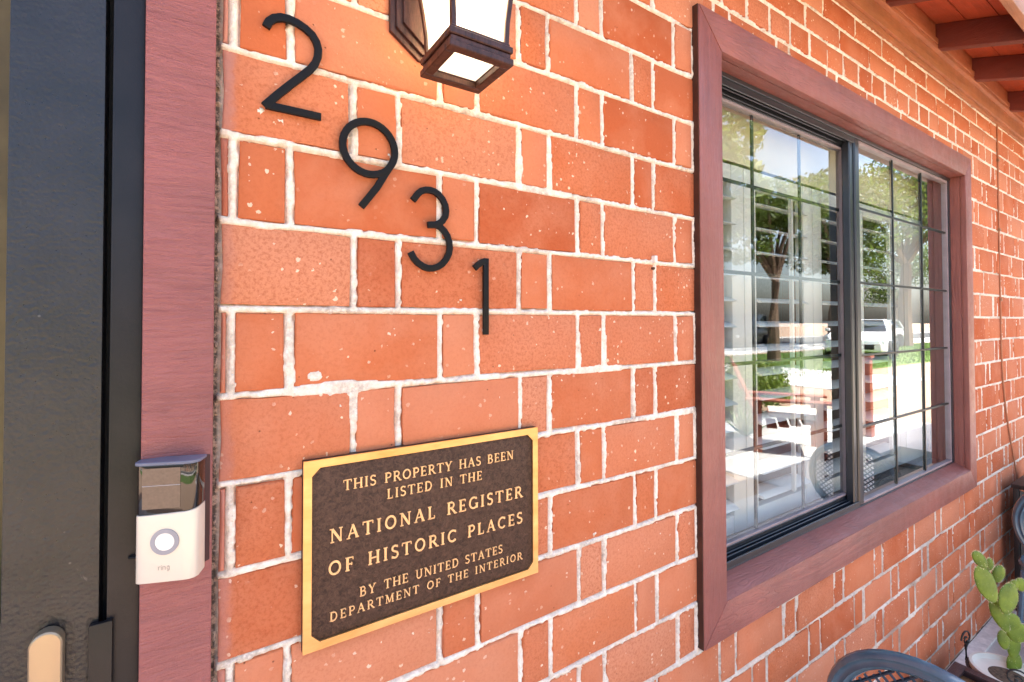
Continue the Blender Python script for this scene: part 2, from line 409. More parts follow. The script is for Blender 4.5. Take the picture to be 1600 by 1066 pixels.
def brick_geo(W, Hh, seed):
    """front outline of jittered points, small rounded arris, sides going back; local origin = centre, y back"""
    rg = random.Random(seed); j = .0008
    n_h = 3 if W > .1 else 1
    P = []
    def edge(a, b, n, hz):
        for i in range(n):
            t = i/n; x = a[0]+(b[0]-a[0])*t; z = a[1]+(b[1]-a[1])*t
            P.append((x+rg.gauss(0, j*(.5 if hz else 1)), z+rg.gauss(0, j)))
    c = [(-W/2, -Hh/2), (W/2, -Hh/2), (W/2, Hh/2), (-W/2, Hh/2)]
    edge(c[0], c[1], n_h, True); edge(c[1], c[2], 2, False); edge(c[2], c[3], n_h, True); edge(c[3], c[0], 2, False)
    n = len(P); V = []
    for x, z in P:                                   # outer ring slightly back
        V.append((x, .0022, z))
    for x, z in P:                                   # inner ring on the face
        L = math.hypot(x, z) or 1; ins = .0022+abs(rg.gauss(0, .0006))
        xi = max(-W/2+ins, min(W/2-ins, x*(1-ins*2/W))); zi = z*(1-ins*2/Hh)
        V.append((xi, rg.gauss(0, .0003), zi))
    for x, z in P: V.append((x, .045, z))
    Fc = []
    for i in range(n):
        k = (i+1) % n
        Fc.append((i, k, n+k, n+i)); Fc.append((2*n+i, 2*n+k, k, i))
    Fc.append(tuple(n+i for i in range(n)))
    return V, Fc
cache = {}
def shared_brick(W, Hh):
    key = (round(W*125), round(Hh*125)); L = cache.setdefault(key, [])
    if len(L) < 5:
        V, Fc = brick_geo(W, Hh, len(cache)*31+len(L)); mb = MB(); mb.add(V, Fc); me = mb.mesh('brick', True, 50)
        me.materials.append(BRICK); L.append((me, W, Hh))
    return random.choice(L)
def proj_area(b):
    x0, x1, z0, z1 = b; q = [project((x, 0, z)) for x, z in ((x0, z0), (x1, z0), (x1, z1), (x0, z1))]
    if any(k is None for k in q): return 0
    cx = sum(k[0] for k in q)/4; cy = sum(k[1] for k in q)/4
    if not (-25 < cx < 1640 and -50 < cy < 1110): return 0
    return abs(q[1][0]-q[0][0])*abs(q[3][1]-q[0][1])
bricks.sort(key=proj_area, reverse=True)
loose = MB()
for i, b in enumerate(bricks):
    x0, x1, z0, z1 = b; cx, cz = (x0+x1)/2, (z0+z1)/2
    yy = -.0045+random.gauss(0, .0009); ry = random.gauss(0, .004)
    if i < 299 and proj_area(b) > 0:
        me, W, Hh = shared_brick(x1-x0, z1-z0)
        o = bpy.data.objects.new('brick', me); o.location = (cx, yy, cz)
        o.scale = ((x1-x0)/W, 1, (z1-z0)/Hh); o.rotation_euler = (0, ry, random.gauss(0, .004)); link(o, wall)
    else:
        V, Fc = brick_geo(x1-x0, z1-z0, i % 12)
        loose.add([(cx+a, yy+bb, cz+c) for a, bb, c in V], Fc)
me = bpy.data.meshes.new('distant_bricks'); me.from_pydata(loose.v, [], loose.f); me.materials.append(BRICK)
bm = bmesh.new(); bm.from_mesh(me); bmesh.ops.recalc_face_normals(bm, faces=bm.faces); bm.to_mesh(me); bm.free()
o = bpy.data.objects.new('distant_bricks', me); link(o, wall); tag(o, kind='stuff')

# dabs of lime mortar left on the brick faces
_rd = random.Random(5)
def on_wall(px, py):
    r_ = Fv+Rv*((px-CX)/FPX)+Uv*((CY-py)/FPX); P_ = CAM+r_*((0-CAM.y)/r_.y); return P_.x, P_.z
DABS = [(*on_wall(px, py), r_*.72) for px, py, r_ in ((0+408, 176, .006), (413, 186, .005), (438, 190, .0035), (442, 196, .003), (446, 48, .004), (542, 216, .004), (612, 236, .005), (608, 246, .004), (640, 402, .004), (700, 392, .0035), (752, 517, .004), (758, 524, .004), (536, 632, .003), (718, 616, .003), (778, 620, .003),
        (928, 832, .005), (1016, 404, .004), (522, 18, .0035), (1062, 500, .005), (1056, 506, .004), (490, 588, .003))]
for _ in range(46): DABS.append((_rd.uniform(.03, .94), _rd.uniform(.7, 2.1), _rd.uniform(.0008, .0017)))
# mortar as a height field: ragged squeezed joints lying over the brick edges
def mortar_field(xa, xb, za, zb, dx, dz, amp):
    nx = int((xb-xa)/dx)+1; nz = int((zb-za)/dz)+1
    X, Z = np.meshgrid(np.linspace(xa, xb, nx), np.linspace(za, zb, nz), indexing='ij')
    wx = X+.0014*(vnoise(X*55, Z*55+9)-.5)+.0018*(vnoise(X*14+3, Z*14)-.5); wz = Z+.0014*(vnoise(X*60+40, Z*60)-.5)+.0022*(vnoise(X*11, Z*11+70)-.5)
    d = np.full(X.shape, 1.0)
    for (z0, z1, kd) in rows:
        inr = (Z >= z0-.001) & (Z <= z1+.001)
        dd = np.minimum(np.abs(wz-z0), np.abs(wz-z1)); d = np.where(inr, np.minimum(d, dd), d)
        for jx in row_joints(kd, xa-.02, xb+.02):
            m_ = inr & (np.abs(X-jx) < .03); d[m_] = np.minimum(d[m_], np.abs(wx[m_]-jx))
    d = np.minimum(d, np.where(X < .0225, .0040+np.abs(X-.019), 1.0))   # gritty broken bed along the door trim
    big = vnoise(X*6+11, Z*6+5)
    spread = .0046+.0018*(vnoise(X*40+7, Z*40)-.5)+.0022*(vnoise(X*170, Z*170+31)-.5)+np.where(big > .66, (big-.66)*.018, 0)+.0018*np.clip(vnoise(X*75+3, Z*75+50)-.74, 0, 1)*3
    if xa < .5:
        for bx_, bz_, br_ in DABS:
            q_ = np.hypot((X-bx_)*(1+.4*math.sin(bx_*900)), Z-bz_)-br_*(1+.9*(vnoise(X*260+bx_*99, Z*260)-.5))+.004
            d = np.minimum(d, np.maximum(q_, .0))
    t = np.clip((spread*amp-d)/.0022+.5, 0, 1); t = t*t*(3-2*t)
    top = -.0050-.0018*(vnoise(X*85, Z*85)-.35)-.0018*(vnoise(X*230, Z*230)-.5)
    top += np.where(vnoise(X*22+90, Z*22) > .70, .0045, 0)*vnoise(X*60, Z*60)   # worn hollows
    top = np.where(X < .021, np.where(vnoise(X*150, Z*110) > .62, -.003, .006)+.003*vnoise(X*300, Z*300), top)
    Y = .004*(1-t)+top*t
    V = np.stack([X.ravel(), Y.ravel(), Z.ravel()], 1)
    I = np.arange(nx*nz).reshape(nx, nz)
    Fq = np.stack([I[:-1, :-1].ravel(), I[1:, :-1].ravel(), I[1:, 1:].ravel(), I[:-1, 1:].ravel()], 1)
    cx = X[:-1, :-1].ravel(); cz = Z[:-1, :-1].ravel()
    keep = ~((cx > WX0+.012) & (cx < WX1-.018) & (cz > WZ0+.012) & (cz < WZ1-.018))
    return V, Fq[keep]
mort = []
for args in ((.0, 1.02, .60, 2.26, .0027, .0027, 1.0), (1.02, 2.2, .01, 2.425, .0055, .0045, .95), (2.2, 4.0, .01, 2.425, .008, .0055, .92)):
    mort.append(mortar_field(*args))
n = 0; Vs = []; Fs = []
for V, Fq in mort: Vs.append(V); Fs.append(Fq+n); n += len(V)
me = np_mesh('mortar', np.concatenate(Vs), np.concatenate(Fs)); me.materials.append(MORTAR)
me.polygons.foreach_set('use_smooth', [True]*len(me.polygons))
o = bpy.data.objects.new('mortar', me); link(o, wall)
mb = MB()                                            # the wall core behind
for a in ((-3.2, -1.06, .0, .24, 0, 2.42), (-1.06, 0, 0, .24, 2.2, 2.42), (0, WX0, .0045, .24, 0, 2.42), (WX0, WX1, .0045, .24, 0, WZ0), (WX0, WX1, .0045, .24, WZ1, 2.42), (WX1, XEND, .0045, .24, 0, 2.42)):
    mb.box(a[0], a[1], a[2], a[3], a[4], a[5])
mb.build('mortar_core', MORTAR, wall)
mb = MB(); mb.box(3.99, XEND, -.002, .0045, .01, 2.42); mb.box(-3.2, -1.06, -.002, -.0001, .01, 2.42); mb.box(0, 1.02, -.002, .0045, .01, .6); mb.build('mortar_bed', MORTAR, wall)

# house body behind the wall
house = thing('brick_house', 'plain side and back walls of the low brick house', 'house', (0, .24, 0))
mb = MB(); mb.box(-3.2, -3.0, .24, 8, 0, 2.42); mb.box(XEND-.2, XEND, .24, 8, 0, 2.42); mb.box(-3.2, XEND, 8, 8.2, 0, 2.42)
mb.add([(XEND-.2, 0, 2.42), (XEND-.2, 8.2, 2.42), (XEND-.2, 4.1, 3.9), (XEND-.05, 0, 2.42), (XEND-.05, 8.2, 2.42), (XEND-.05, 4.1, 3.9)], [(0, 1, 2), (3, 5, 4), (0, 3, 4, 1), (1, 4, 5, 2), (2, 5, 3, 0)])
mb.build('side_wall', plain('painted_side_wall', (.42, .14, .08), .8), house)
mb = MB(); mb.box(-2.98, 8.78, .245, .26, 0, .72); mb.box(-2.98, 8.78, .245, .26, 2.08, 2.4); mb.box(-2.98, 1.0, .245, .26, .72, 2.08); mb.box(2.85, 8.78, .245, .26, .72, 2.08)
mb.box(-2.98, 8.78, 3.8, 3.85, 0, 2.4); mb.build('room_wall', ROOMWALL, house)
mb = MB(); mb.box(-2.98, 8.78, .245, 7.9, 2.38, 2.41); mb.build('ceiling', CREAM, house)
mb = MB(); mb.box(-2.98, 8.78, .245, 7.9, .02, .06); mb.build('room_floor', ROOMFLOOR, house)

# ================================================================== EAVE / ROOF
roof = thing('roof_eave', 'red painted eave with open rafters above the brick wall', 'roof', (0, 0, 2.42))
SL = .354
def zb(y): return 2.475-SL*(-.03-y)                # underside line of rafters
mb = MB(); mb.box(-3.2, XEND, -.020, 0, 2.409, 2.470); mb.build('frieze_board', FRIEZE, roof, bevel=.002)
mb = MB(); mb.box(-3.2, XEND, -.034, 0, 2.4705, 2.489); mb.build('frieze_moulding', FRIEZE, roof, bevel=.004)
mb = MB(); mb.box(-3.2, XEND, -.012, .0, 2.388, 2.4085); mb.build('frieze_moulding', FRIEZE, roof, bevel=.003)
RX = [1.952-.51*k for k in range(10, 0, -1)]+[1.952, 2.453, 2.911, 3.49]+[3.49+.51*k for k in range(1, 11)]
RW = .042
for x in RX:
    mb = MB(); y0, y1 = -.276, 4.1
    mb.prism([(y0, zb(y0)), (y1, zb(y1)), (y1, zb(y1)+.098), (y0, zb(y0)+.098)], x, x+RW, lambda a, b, d: (d, a, b))
    mb.build('rafter', RAFTER, roof, bevel=.002)
for a, b in zip(RX[:-1], RX[1:]):
    mb = MB(); mb.box(a+RW+.001, b-.001, -.028, .0, 2.4895, 2.572); mb.build('blocking', FRIEZE, roof, bevel=.002)
    mb = MB(); mb.box(a+RW+.001, b-.001, -.036, -.0285, 2.4895, 2.510); mb.build('blocking_strip', FRIEZE, roof, bevel=.002)
bw = .088; k = 0; y = -.29
while y < .2:                                        # sheathing boards running along the wall
    y2 = y+bw-.003
    mb = MB(); mb.prism([(y, zb(y)+.099), (y2, zb(y2)+.099), (y2, zb(y2)+.118), (y, zb(y)+.118)], -3.4, XEND+.3, lambda a, b, d: (d, a, b))
    mb.build('roof_board', SHEATH, roof); y += bw; k += 1
mb = MB(); mb.prism([(-.31, zb(-.31)+.1185), (4.1, zb(4.1)+.1185), (8.5, zb(-.31)+.1185), (8.5, zb(-.31)+.14), (4.1, zb(4.1)+.145), (-.31, zb(-.31)+.14)], -3.4, XEND+.3, lambda a, b, d: (d, a, b))
mb.build('roof_deck', plain('brown_roof_shingle', (.16, .10, .07), .9, 0, .4, 60, .5), roof)
mb = MB(); mb.box(-3.4, XEND+.3, -.302, -.278, 2.382, zb(-.29)+.117); mb.build('fascia', FASCIA, roof, bevel=.003)

# ================================================================== WINDOW
win = thing('window', 'sliding window in a mauve red wooden surround with dark metal sashes', 'window', (1.92, 0, .7))
TX0, TX1, TI0, TI1 = .949, 2.902, 1.036, 2.82
ZT1, ZT0, ZI1, ZI0 = 2.120, .672, 2.035, .755
f = lambda a, b, d: (a, d, b)
Yf, Yb = -.020, -.0005
MB().prism([(TX0, ZT0), (TI0, ZI0), (TI0, ZI1), (TX0, ZT1)], Yf, Yb, f).build('trim_board', TRIM_V, win, bevel=.0025)
MB().prism([(TX1, ZT0), (TX1, ZT1), (TI1, ZI1), (TI1, ZI0)], Yf, Yb, f).build('trim_board', TRIM_V, win, bevel=.0025)
MB().prism([(TX0+.0012, ZT1), (TI0+.0012, ZI1), (TI1-.0012, ZI1), (TX1-.0012, ZT1)], Yf-.0006, Yb, f).build('trim_board', TRIM_H, win, bevel=.0025)
MB().prism([(TX0+.0012, ZT0), (TX1-.0012, ZT0), (TI1-.0012, ZI0), (TI0+.0012, ZI0)], Yf-.0006, Yb, f).build('trim_board', TRIM_H, win, bevel=.0025)
MB().box(TX0-.0022, TX0-.0002, -.0185, -.002, ZT0+.001, ZT1-.001).build('edge_strip', plain('dark_brown_edge', (.055, .016, .008), .7, 0, .3, 30, .3), win)  # thin dark brown strip added along the trim's left side face
# reveals
MB().prism([(-.0195, ZI0-.03), (-.0195, ZI0), (.034, .777), (.034, ZI0-.03)], TI0-.04, TI1+.04, lambda a, b, d: (d, a+.0005, b)).build('sill', TRIM_H, win, bevel=.002)
MB().box(TI0-.04, TI1+.04, 0, .11, ZI1+.0005, ZI1+.035).build('head_reveal', TRIM_H, win)
MB().box(TI1+.0005, TI1+.036, 0, .11, .72, ZI1).build('jamb_reveal', TRIM_V, win)
MB().box(TI0-.036, TI0-.0005, 0, .11, .72, ZI1).build('jamb_reveal', TRIM_V, win)
fz0, fz1 = .777, 2.028
# outer aluminium frame
MB().box(TI0, TI1, .034, .11, .757, .780).box(TI0, 1.88, .034, .038, .780, .797).box(TI0, 1.88, .047, .051, .780, .800).box(TI0, 1.88, .059, .063, .780, .800).build('bottom_track', BRONZE_FRAME, win, bevel=.0008, seg=1)
MB().box(TI0, TI1, .030, .11, 2.022, 2.034).box(TI0, 1.88, .034, .038, 2.004, 2.0225).box(TI0, 1.88, .047, .051, 2.006, 2.0225).box(TI0, 1.88, .059, .063, 2.0, 2.0225).build('top_track', BRONZE_FRAME, win, bevel=.0008, seg=1)
MB().box(TI0, TI0+.018, .032, .11, .781, 2.0215).build('side_frame', BRONZE_FRAME, win)
MB().box(TI1-.016, TI1, .032, .11, .781, 2.0215).build('side_frame', BRONZE_FRAME, win)
# left sliding sash
def bar(name, mat, *a, bev=.001): return MB().box(*a).build(name, mat, win, bevel=bev, seg=1)
bar('sash_rail', BRONZE_FRAME, TI0+.018, 1.88, .064, .084, .784, .812)
bar('sash_bead', GREY_BEAD, TI0+.018, 1.856, .064, .084, .8125, .8195)
bar('sash_rail', BRONZE_FRAME, TI0+.018, 1.88, .064, .084, 1.994, 2.018)
bar('sash_bead', GREY_BEAD, TI0+.018, 1.856, .064, .084, 1.986, 1.9935)
bar('sash_stile', BRONZE_FRAME, TI0+.0185, 1.078, .0645, .0835, .8122, 1.9938)
bar('sash_stile', GREY_BEAD, 1.856, 1.872, .0645, .0835, .8122, 1.9938)
bar('sash_stile', BRONZE_FRAME, 1.873, 1.895, .0600, .0860, .781, 2.0215)
bar('pane', GLASS, 1.078, 1.857, .070, .0702, .819, 1.987, bev=0)
# meeting stile and the fixed right light
bar('meeting_stile', BRONZE_FRAME, 1.845, 1.872, .038, .062, .781, 2.0215, bev=.003)
bar('meeting_stile', BRONZE_FRAME, 1.873, 1.908, .033, .058, .781, 2.0215, bev=.004)
bar('fixed_bead', GREY_BEAD, 1.909, TI1-.016, .036, .054, .781, .790)
bar('fixed_bead', GREY_BEAD, 1.909, TI1-.016, .036, .054, 2.010, 2.0215)
bar('fixed_bead', GREY_BEAD, TI1-.030, TI1-.0165, .0362, .0538, .7905, 2.0095)
bar('pane', GLASS, 1.909, TI1-.030, .045, .0452, .7905, 2.0095, bev=0)
MUN = plain('slate_green_muntin', (.008, .014, .015), .4)
for x in (1.327, 1.591): bar('muntin', MUN, x-.005, x+.005, .0735, .0795, .82, 1.986)
for z in (1.782, 1.534, 1.284, 1.044): bar('muntin', MUN, 1.079, 1.855, .0740, .0790, z-.005, z+.005)
for x in (2.214, 2.507): bar('muntin', MUN, x-.0042, x+.0042, .0400, .0446, .791, 2.009)
for z in (1.79, 1.533, 1.282, 1.037): bar('muntin', MUN, 1.91, TI1-.031, .0405, .0442, z-.0042, z+.0042)

# ================================================================== SHUTTERS inside
def make_shutter(x0, x1, label, sw=.062):
    y = .135; t = thing('plantation_shutter', label, 'shutter', ((x0+x1)/2, y, .78), 'white shutters inside the window')
    z0, z1 = .785, 1.862
    MB().box(x0, x0+sw, y, y+.028, z0, z1).build('stile', WHITEPAINT, t, bevel=.002)
    MB().box(x1-sw, x1, y, y+.028, z0, z1).build('stile', WHITEPAINT, t, bevel=.002)
    MB().box(x0+sw+.001, x1-sw-.001, y+.001, y+.027, z0, z0+.05).build('rail', WHITEPAINT, t, bevel=.002)
    MB().box(x0+sw+.001, x1-sw-.001, y+.001, y+.027, z1-.05, z1).build('rail', WHITEPAINT, t, bevel=.002)
    MB().box((x0+x1)/2-.005, (x0+x1)/2+.005, y-.036, y-.026, z0+.08, z1-.07).build('tilt_rod', WHITEPAINT, t)
    z = z0+.085; proto = None
    while z < z1-.07:
        if proto is None:
            prof = []; W, T = .032, .0052; an = R(14)
            for k in range(10):
                a = 2*math.pi*k/10; px, pz = W*math.cos(a), T*math.sin(a)
                prof.append((px*math.cos(an)-pz*math.sin(an), px*math.sin(an)+pz*math.cos(an)))
            mb = MB(); L = (x1-x0)-2*sw-.006; mb.prism(prof, -L/2, L/2, lambda a, b, d: (d, a, b))
            me = mb.mesh('louver', True, 50); me.materials.append(WHITEPAINT); proto = me
        o = bpy.data.objects.new('louver', proto); o.location = ((x0+x1)/2, y+.014, z); link(o, t); o.matrix_parent_inverse = Matrix.Translation(t.location).inverted()
        z += .0745
    return t
for xa_, xb_, sw_, lab_ in ((.96, 1.382, .062, 'leftmost white louvered shutter behind the left pane'), (1.385, 1.800, .062, 'white louvered shutter in the middle of the left pane'),
                            (1.803, 2.165, .062, 'white louvered shutter behind the dark meeting stile'), (2.168, 2.540, .036, 'rightmost white louvered shutter behind the right pane')):
    make_shutter(xa_, xb_, lab_, sw_)
wp = thing('white_panel', 'plain white panel beside the shutters behind the right pane', 'panel', (2.7, .135, .78))
MB().box(2.543, 2.86, .135, .16, .785, 1.862).build('board', WHITEPAINT, wp, bevel=.002)
MB().box(2.60, 2.80, .131, .1345, .85, 1.80).build('raised_field', WHITEPAINT, wp, bevel=.002)
sh = thing('window_shade', 'cream roller shade pulled part way down above the shutters', 'blind', (1.9, .15, 1.87))
MB().box(.98, 2.83, .142, .146, 1.875, 2.07).build('shade_cloth', CREAM, sh)
MB().tube([(.98, .16, 2.07), (2.83, .16, 2.07)], .02, 10).build('roller', CREAM, sh, smooth=True)

# ================================================================== DOOR TRIM + SECURITY DOOR
dt = thing('door_surround', 'rough sawn mauve red board framing the door beside the bricks', 'door frame', (-.02, 0, 0))
MB().box(-.052, .016, -.020, -.0005, 0, 2.2).build('side_board', TRIM_SAW, dt, bevel=.002)
MB().box(-1.075, -1.005, -.020, -.0005, 0, 2.2).build('side_board', TRIM_SAW, dt, bevel=.002)
MB().box(-1.075, .016, -.020, -.0005, 2.2005, 2.275).build('head_board', TRIM_H, dt, bevel=.002)
MB().box(-.051, .0, .0, .2, 0, 2.2).build('jamb', TRIM_V, dt)
MB().box(-1.06, -1.006, .0, .2, 0, 2.2).build('jamb', TRIM_V, dt)
sdoor = thing('security_door', 'black hammered steel security door with a wide frame at the left edge', 'door', (-.5, 0, 0))
MB().box(-.0815, -.0525, -.006, .03, .02, 2.199).build('steel_jamb', STEEL2, sdoor, bevel=.0015)
MB().box(-1.0045, -.976, -.006, .03, .02, 2.199).build('steel_jamb', STEEL2, sdoor, bevel=.0015)
MB().box(-.1645, -.0880, -.004, .034, .03, 2.19).build('stile', STEEL, sdoor, bevel=.0025)
MB().box(-.970, -.895, -.004, .034, .03, 2.19).build('stile', STEEL, sdoor, bevel=.0025)
for z0, z1 in ((.03, .22), (.98, 1.10), (2.08, 2.19)): MB().box(-.8945, -.1635, -.003, .033, z0, z1).build('rail', STEEL, sdoor, bevel=.002)
MB().box(-.0879, -.0816, .02, .03, .02, 2.199).build('weather_strip', BLACKGAP, sdoor)
for k in range(9): MB().box(-.895+(k+1)*.0731-.006, -.895+(k+1)*.0731+.006, .002, .014, .2205, .9795).box(-.895+(k+1)*.0731-.006, -.895+(k+1)*.0731+.006, .002, .014, 1.1005, 2.0795).build('bar', STEEL2, sdoor)
# strike guard beside the handle
MB().box(-.0955, -.0755, -.0125, -.0062, .86, 1.078).build('latch_guard', STEEL2, sdoor, bevel=.0015)
# handle plate with a domed top + lever below the frame
pl = [(-.141, .84), (-.1145, .84), (-.1145, 1.074)]+[(-.12775+.01325*math.cos(a), 1.072+.0145*math.sin(a)) for a in [math.pi*k/10 for k in range(1, 10)]]+[(-.141, 1.074)]
MB().prism(pl, -.020, -.0045, f).build('handle_plate', CHAMPAGNE, sdoor, bevel=.0035, seg=3)
MB().tube([(-.128, -.018, .93), (-.128, -.055, .93), (-.15, -.062, .93), (-.24, -.062, .935)], .008, 10).build('handle', CHAMPAGNE, sdoor, smooth=True)
idoor = thing('inner_door', 'tan wooden inner door glimpsed through the steel door', 'door', (-.5, .12, 0))
MB().box(-1.0, -.055, .12, .16, .03, 2.19).build('door_leaf', plain('tan_door_wood', (.16, .12, .05), .5, 0, .3, 12), idoor)
MB().tube([(-.30, .118, 1.02), (-.30, .075, 1.02), (-.30, .07, 1.03)], .018, 12).build('knob', CHAMPAGNE, idoor, smooth=True)

# ================================================================== DOORBELL
bell = thing('video_doorbell', 'silver and black video doorbell angled on the mauve door board', 'doorbell', (-.0563, -.035, 1.12), rz=R(-20))
MW = Matrix.Translation((-.0563, -.035, 0)) @ Matrix.Rotation(R(-20), 4, 'Z')
def bellprism(outline, z0, z1, top=None): 
    return [(MW @ Vector((a, b, z0))) for a, b in outline], [(MW @ Vector((a, b, (top(a) if top else z1)))) for a, b in outline]
def bell_part(name, outline, z0, z1, mat, top=None, bev=.0015, bot=None):
    n = len(outline); lo = [MW @ Vector((a, b, (bot(a) if bot else z0))) for a, b in outline]; hi = [MW @ Vector((a, b, (top(a) if top else z1))) for a, b in outline]
    mb = MB(); mb.add(lo+hi, [tuple(range(n))[::-1], tuple(range(n, 2*n))]+[(i, (i+1) % n, n+(i+1) % n, n+i) for i in range(n)])
    return mb.build(name, mat, bell, bevel=bev, seg=2, ang=30)
Wd = .060
front = [(0.0, .024), (.0, .006), (.0015, .002), (.005, .0003), (.012, 0), (Wd-.014, 0), (Wd-.007, .0008), (Wd-.0025, .0035), (Wd, .008), (Wd, .026)]
bell_part('cover', front, 1.120, 1.1935, SATIN, top=lambda a: 1.1925+.0035*(max(0, (a-.035))/.025)**2)
lens = [(a*.985+.0005, b+.0008) for a, b in front]
bell_part('lens', lens, 1.1975, 1.2455, GLOSSBLACK, bev=.0008, bot=lambda a: 1.1928+.0035*(max(0, (a-.035))/.025)**2)
bell_part('top_cap', [(a*1.05-.0015, b*1.02-.0008) for a, b in front], 1.2457, 1.2492, BELLGREY, bev=.001)
bell_part('back_body', [(.002, .0245), (.002, .021), (Wd-.002, .0265), (Wd-.002, .0305)][::1], 1.124, 1.2455, BELLGREY, bev=0)
# wedge mount between the body and the board
wv = [(-.050, -.0205), (.012, -.0205)]
p1 = MW @ Vector((.004, .0248, 0)); p2 = MW @ Vector((Wd-.003, .0308, 0))
mb = MB(); ol = [(-.0505, -.0203), (.0135, -.0203), (p2.x, min(p2.y, -.0215)), (p1.x, min(p1.y, -.0225))]
mb.prism(ol, 1.1235, 1.2455, lambda a, b, d: (a, b, d)); mb.build('wedge_mount', plain('dark_wedge_plastic', (.05, .02, .02), .5), bell)
# camera window and sensor lines on the lens
def on_bell(pts, z0=None, off=-.0004): return [MW @ Vector((a, off, z)) for a, z in pts]
def bell_ring(name, cx, cz, r0, r1, y0, y1, mat, n=32):
    mb = MB(); vs = []; 
    for r, yy in ((r1, y1), (r1, y0), (r0, y0), (r0, y1)):
        for k in range(n):
            a = 2*math.pi*k/n; vs.append(MW @ Vector((cx+r*math.cos(a), yy, cz+r*math.sin(a))))
    fs = [(j*n+k, j*n+(k+1) % n, ((j+1) % 4)*n+(k+1) % n, ((j+1) % 4)*n+k) for j in range(4) for k in range(n)]
    mb.add(vs, fs); return mb.build(name, mat, bell, smooth=True)
bell_ring('button_ring', .030, 1.1635, .0095, .0138, -.0014, .001, RINGGREY)
mb = MB(); n = 32; vs = [MW @ Vector((.030+.0094*math.cos(2*math.pi*k/n), y, 1.1635+.0094*math.sin(2*math.pi*k/n))) for y in (-.0009, .001) for k in range(n)]
mb.add(vs, [tuple(range(n)), tuple(range(n, 2*n))]+[(k, (k+1) % n, n+(k+1) % n, n+k) for k in range(n)]); mb.build('button', BUTTON, bell)
lensw = plain('camera_window_glass', (.05, .035, .03), .08, 0, .3, 300, 0, .9)
mb = MB(); mb.add([MW @ Vector(v) for v in ((.0075, .0003, 1.199), (.044, .0003, 1.199), (.044, .0003, 1.2425), (.0075, .0003, 1.2425), (.0075, .003, 1.199), (.044, .003, 1.199), (.044, .003, 1.2425), (.0075, .003, 1.2425))], [(0, 1, 2, 3), (7, 6, 5, 4), (0, 4, 5, 1), (1, 5, 6, 2), (2, 6, 7, 3), (3, 7, 4, 0)])
mb.build('camera_window', lensw, bell)
mb = MB(); mb.add([MW @ Vector(v) for v in ((.0075, .0001, 1.2235), (.044, .0001, 1.2235), (.044, .0001, 1.2242), (.0075, .0001, 1.2242), (.0075, .0008, 1.2235), (.044, .0008, 1.2235), (.044, .0008, 1.2242), (.0075, .0008, 1.2242))], [(0, 1, 2, 3), (7, 6, 5, 4), (0, 4, 5, 1), (1, 5, 6, 2), (2, 6, 7, 3), (3, 7, 4, 0)])
mb.build('sensor_line', RINGGREY, bell)
# screw at the left of the bell
MB().tube([(-.0625, -.0085, 1.140), (-.0545, -.012, 1.1405)], .0016, 8).build('fixing_screw', NUMBER, bell, smooth=True)
# the small grey logo word
def word_strokes(word):
    G = {'r': [[(0, 0), (0, .7)], [(0, .5), (.15, .68), (.35, .7)]], 'i': [[(0, 0), (0, .7)], [(0, .9), (0, .98)]], 'n': [[(0, 0), (0, .7)], [(0, .5), (.15, .68), (.35, .68), (.45, .5), (.45, 0)]],
         'g': [[(.45, .7), (.45, -.1), (.3, -.28), (.05, -.25)], [(.45, .5), (.3, .7), (.12, .68), (0, .35), (.12, .04), (.3, 0), (.45, .2)]]}
    W = {'r': .55, 'i': .25, 'n': .75, 'g': .75}; x = 0; out = []
    for c in word:
        for s in G[c]: out.append([(x+a, b) for a, b in s])
        x += W[c]
    return out, x
def ribbon(mb, pts, w, y0, y1, fn, caps=True):
    n = len(pts); L = []; Rr = []
    closed = pts[0] == pts[-1] and n > 2
    for i, (x, z) in enumerate(pts):
        a = pts[i-1] if i > 0 else (pts[-2] if closed else pts[0]); b = pts[i+1] if i < n-1 else (pts[1] if closed else pts[-1])
        dx, dz = b[0]-a[0], b[1]-a[1]; q = math.hypot(dx, dz) or 1
        nx, nz = -dz/q, dx/q
        k = 1.0
        if 0 < i < n-1:
            d1 = (pts[i][0]-pts[i-1][0], pts[i][1]-pts[i-1][1]); l1 = math.hypot(*d1) or 1
            c = abs((-d1[1]/l1)*nx+(d1[0]/l1)*nz); k = min(1.6, 1/max(c, .5))
        L.append((x+nx*w/2*k, z+nz*w/2*k)); Rr.append((x-nx*w/2*k, z-nz*w/2*k))
    vs = []
    for y in (y0, y1): vs += [fn(a, b, y) for a, b in L]+[fn(a, b, y) for a, b in Rr]
    fs = []
    for i in range(n-1):
        fs += [(i, i+1, n+i+1, n+i), (2*n+i, 3*n+i, 3*n+i+1, 2*n+i+1), (i, 2*n+i, 2*n+i+1, i+1), (n+i, n+i+1, 3*n+i+1, 3*n+i)]
    if not closed: fs += [(0, n, 3*n, 2*n), (n-1, 3*n-1, 4*n-1, 2*n-1)]
    mb.add(vs, fs)
st, wd = word_strokes('ring'); sc = .0052
mb = MB()
for s_ in st: ribbon(mb, [(.030-wd*sc/2+a*sc, 1.1335+b*sc) for a, b in s_], .0007, -.0004, .0006, lambda a, b, y: MW @ Vector((a, y, b)))
mb.build('logo', LOGO, bell)

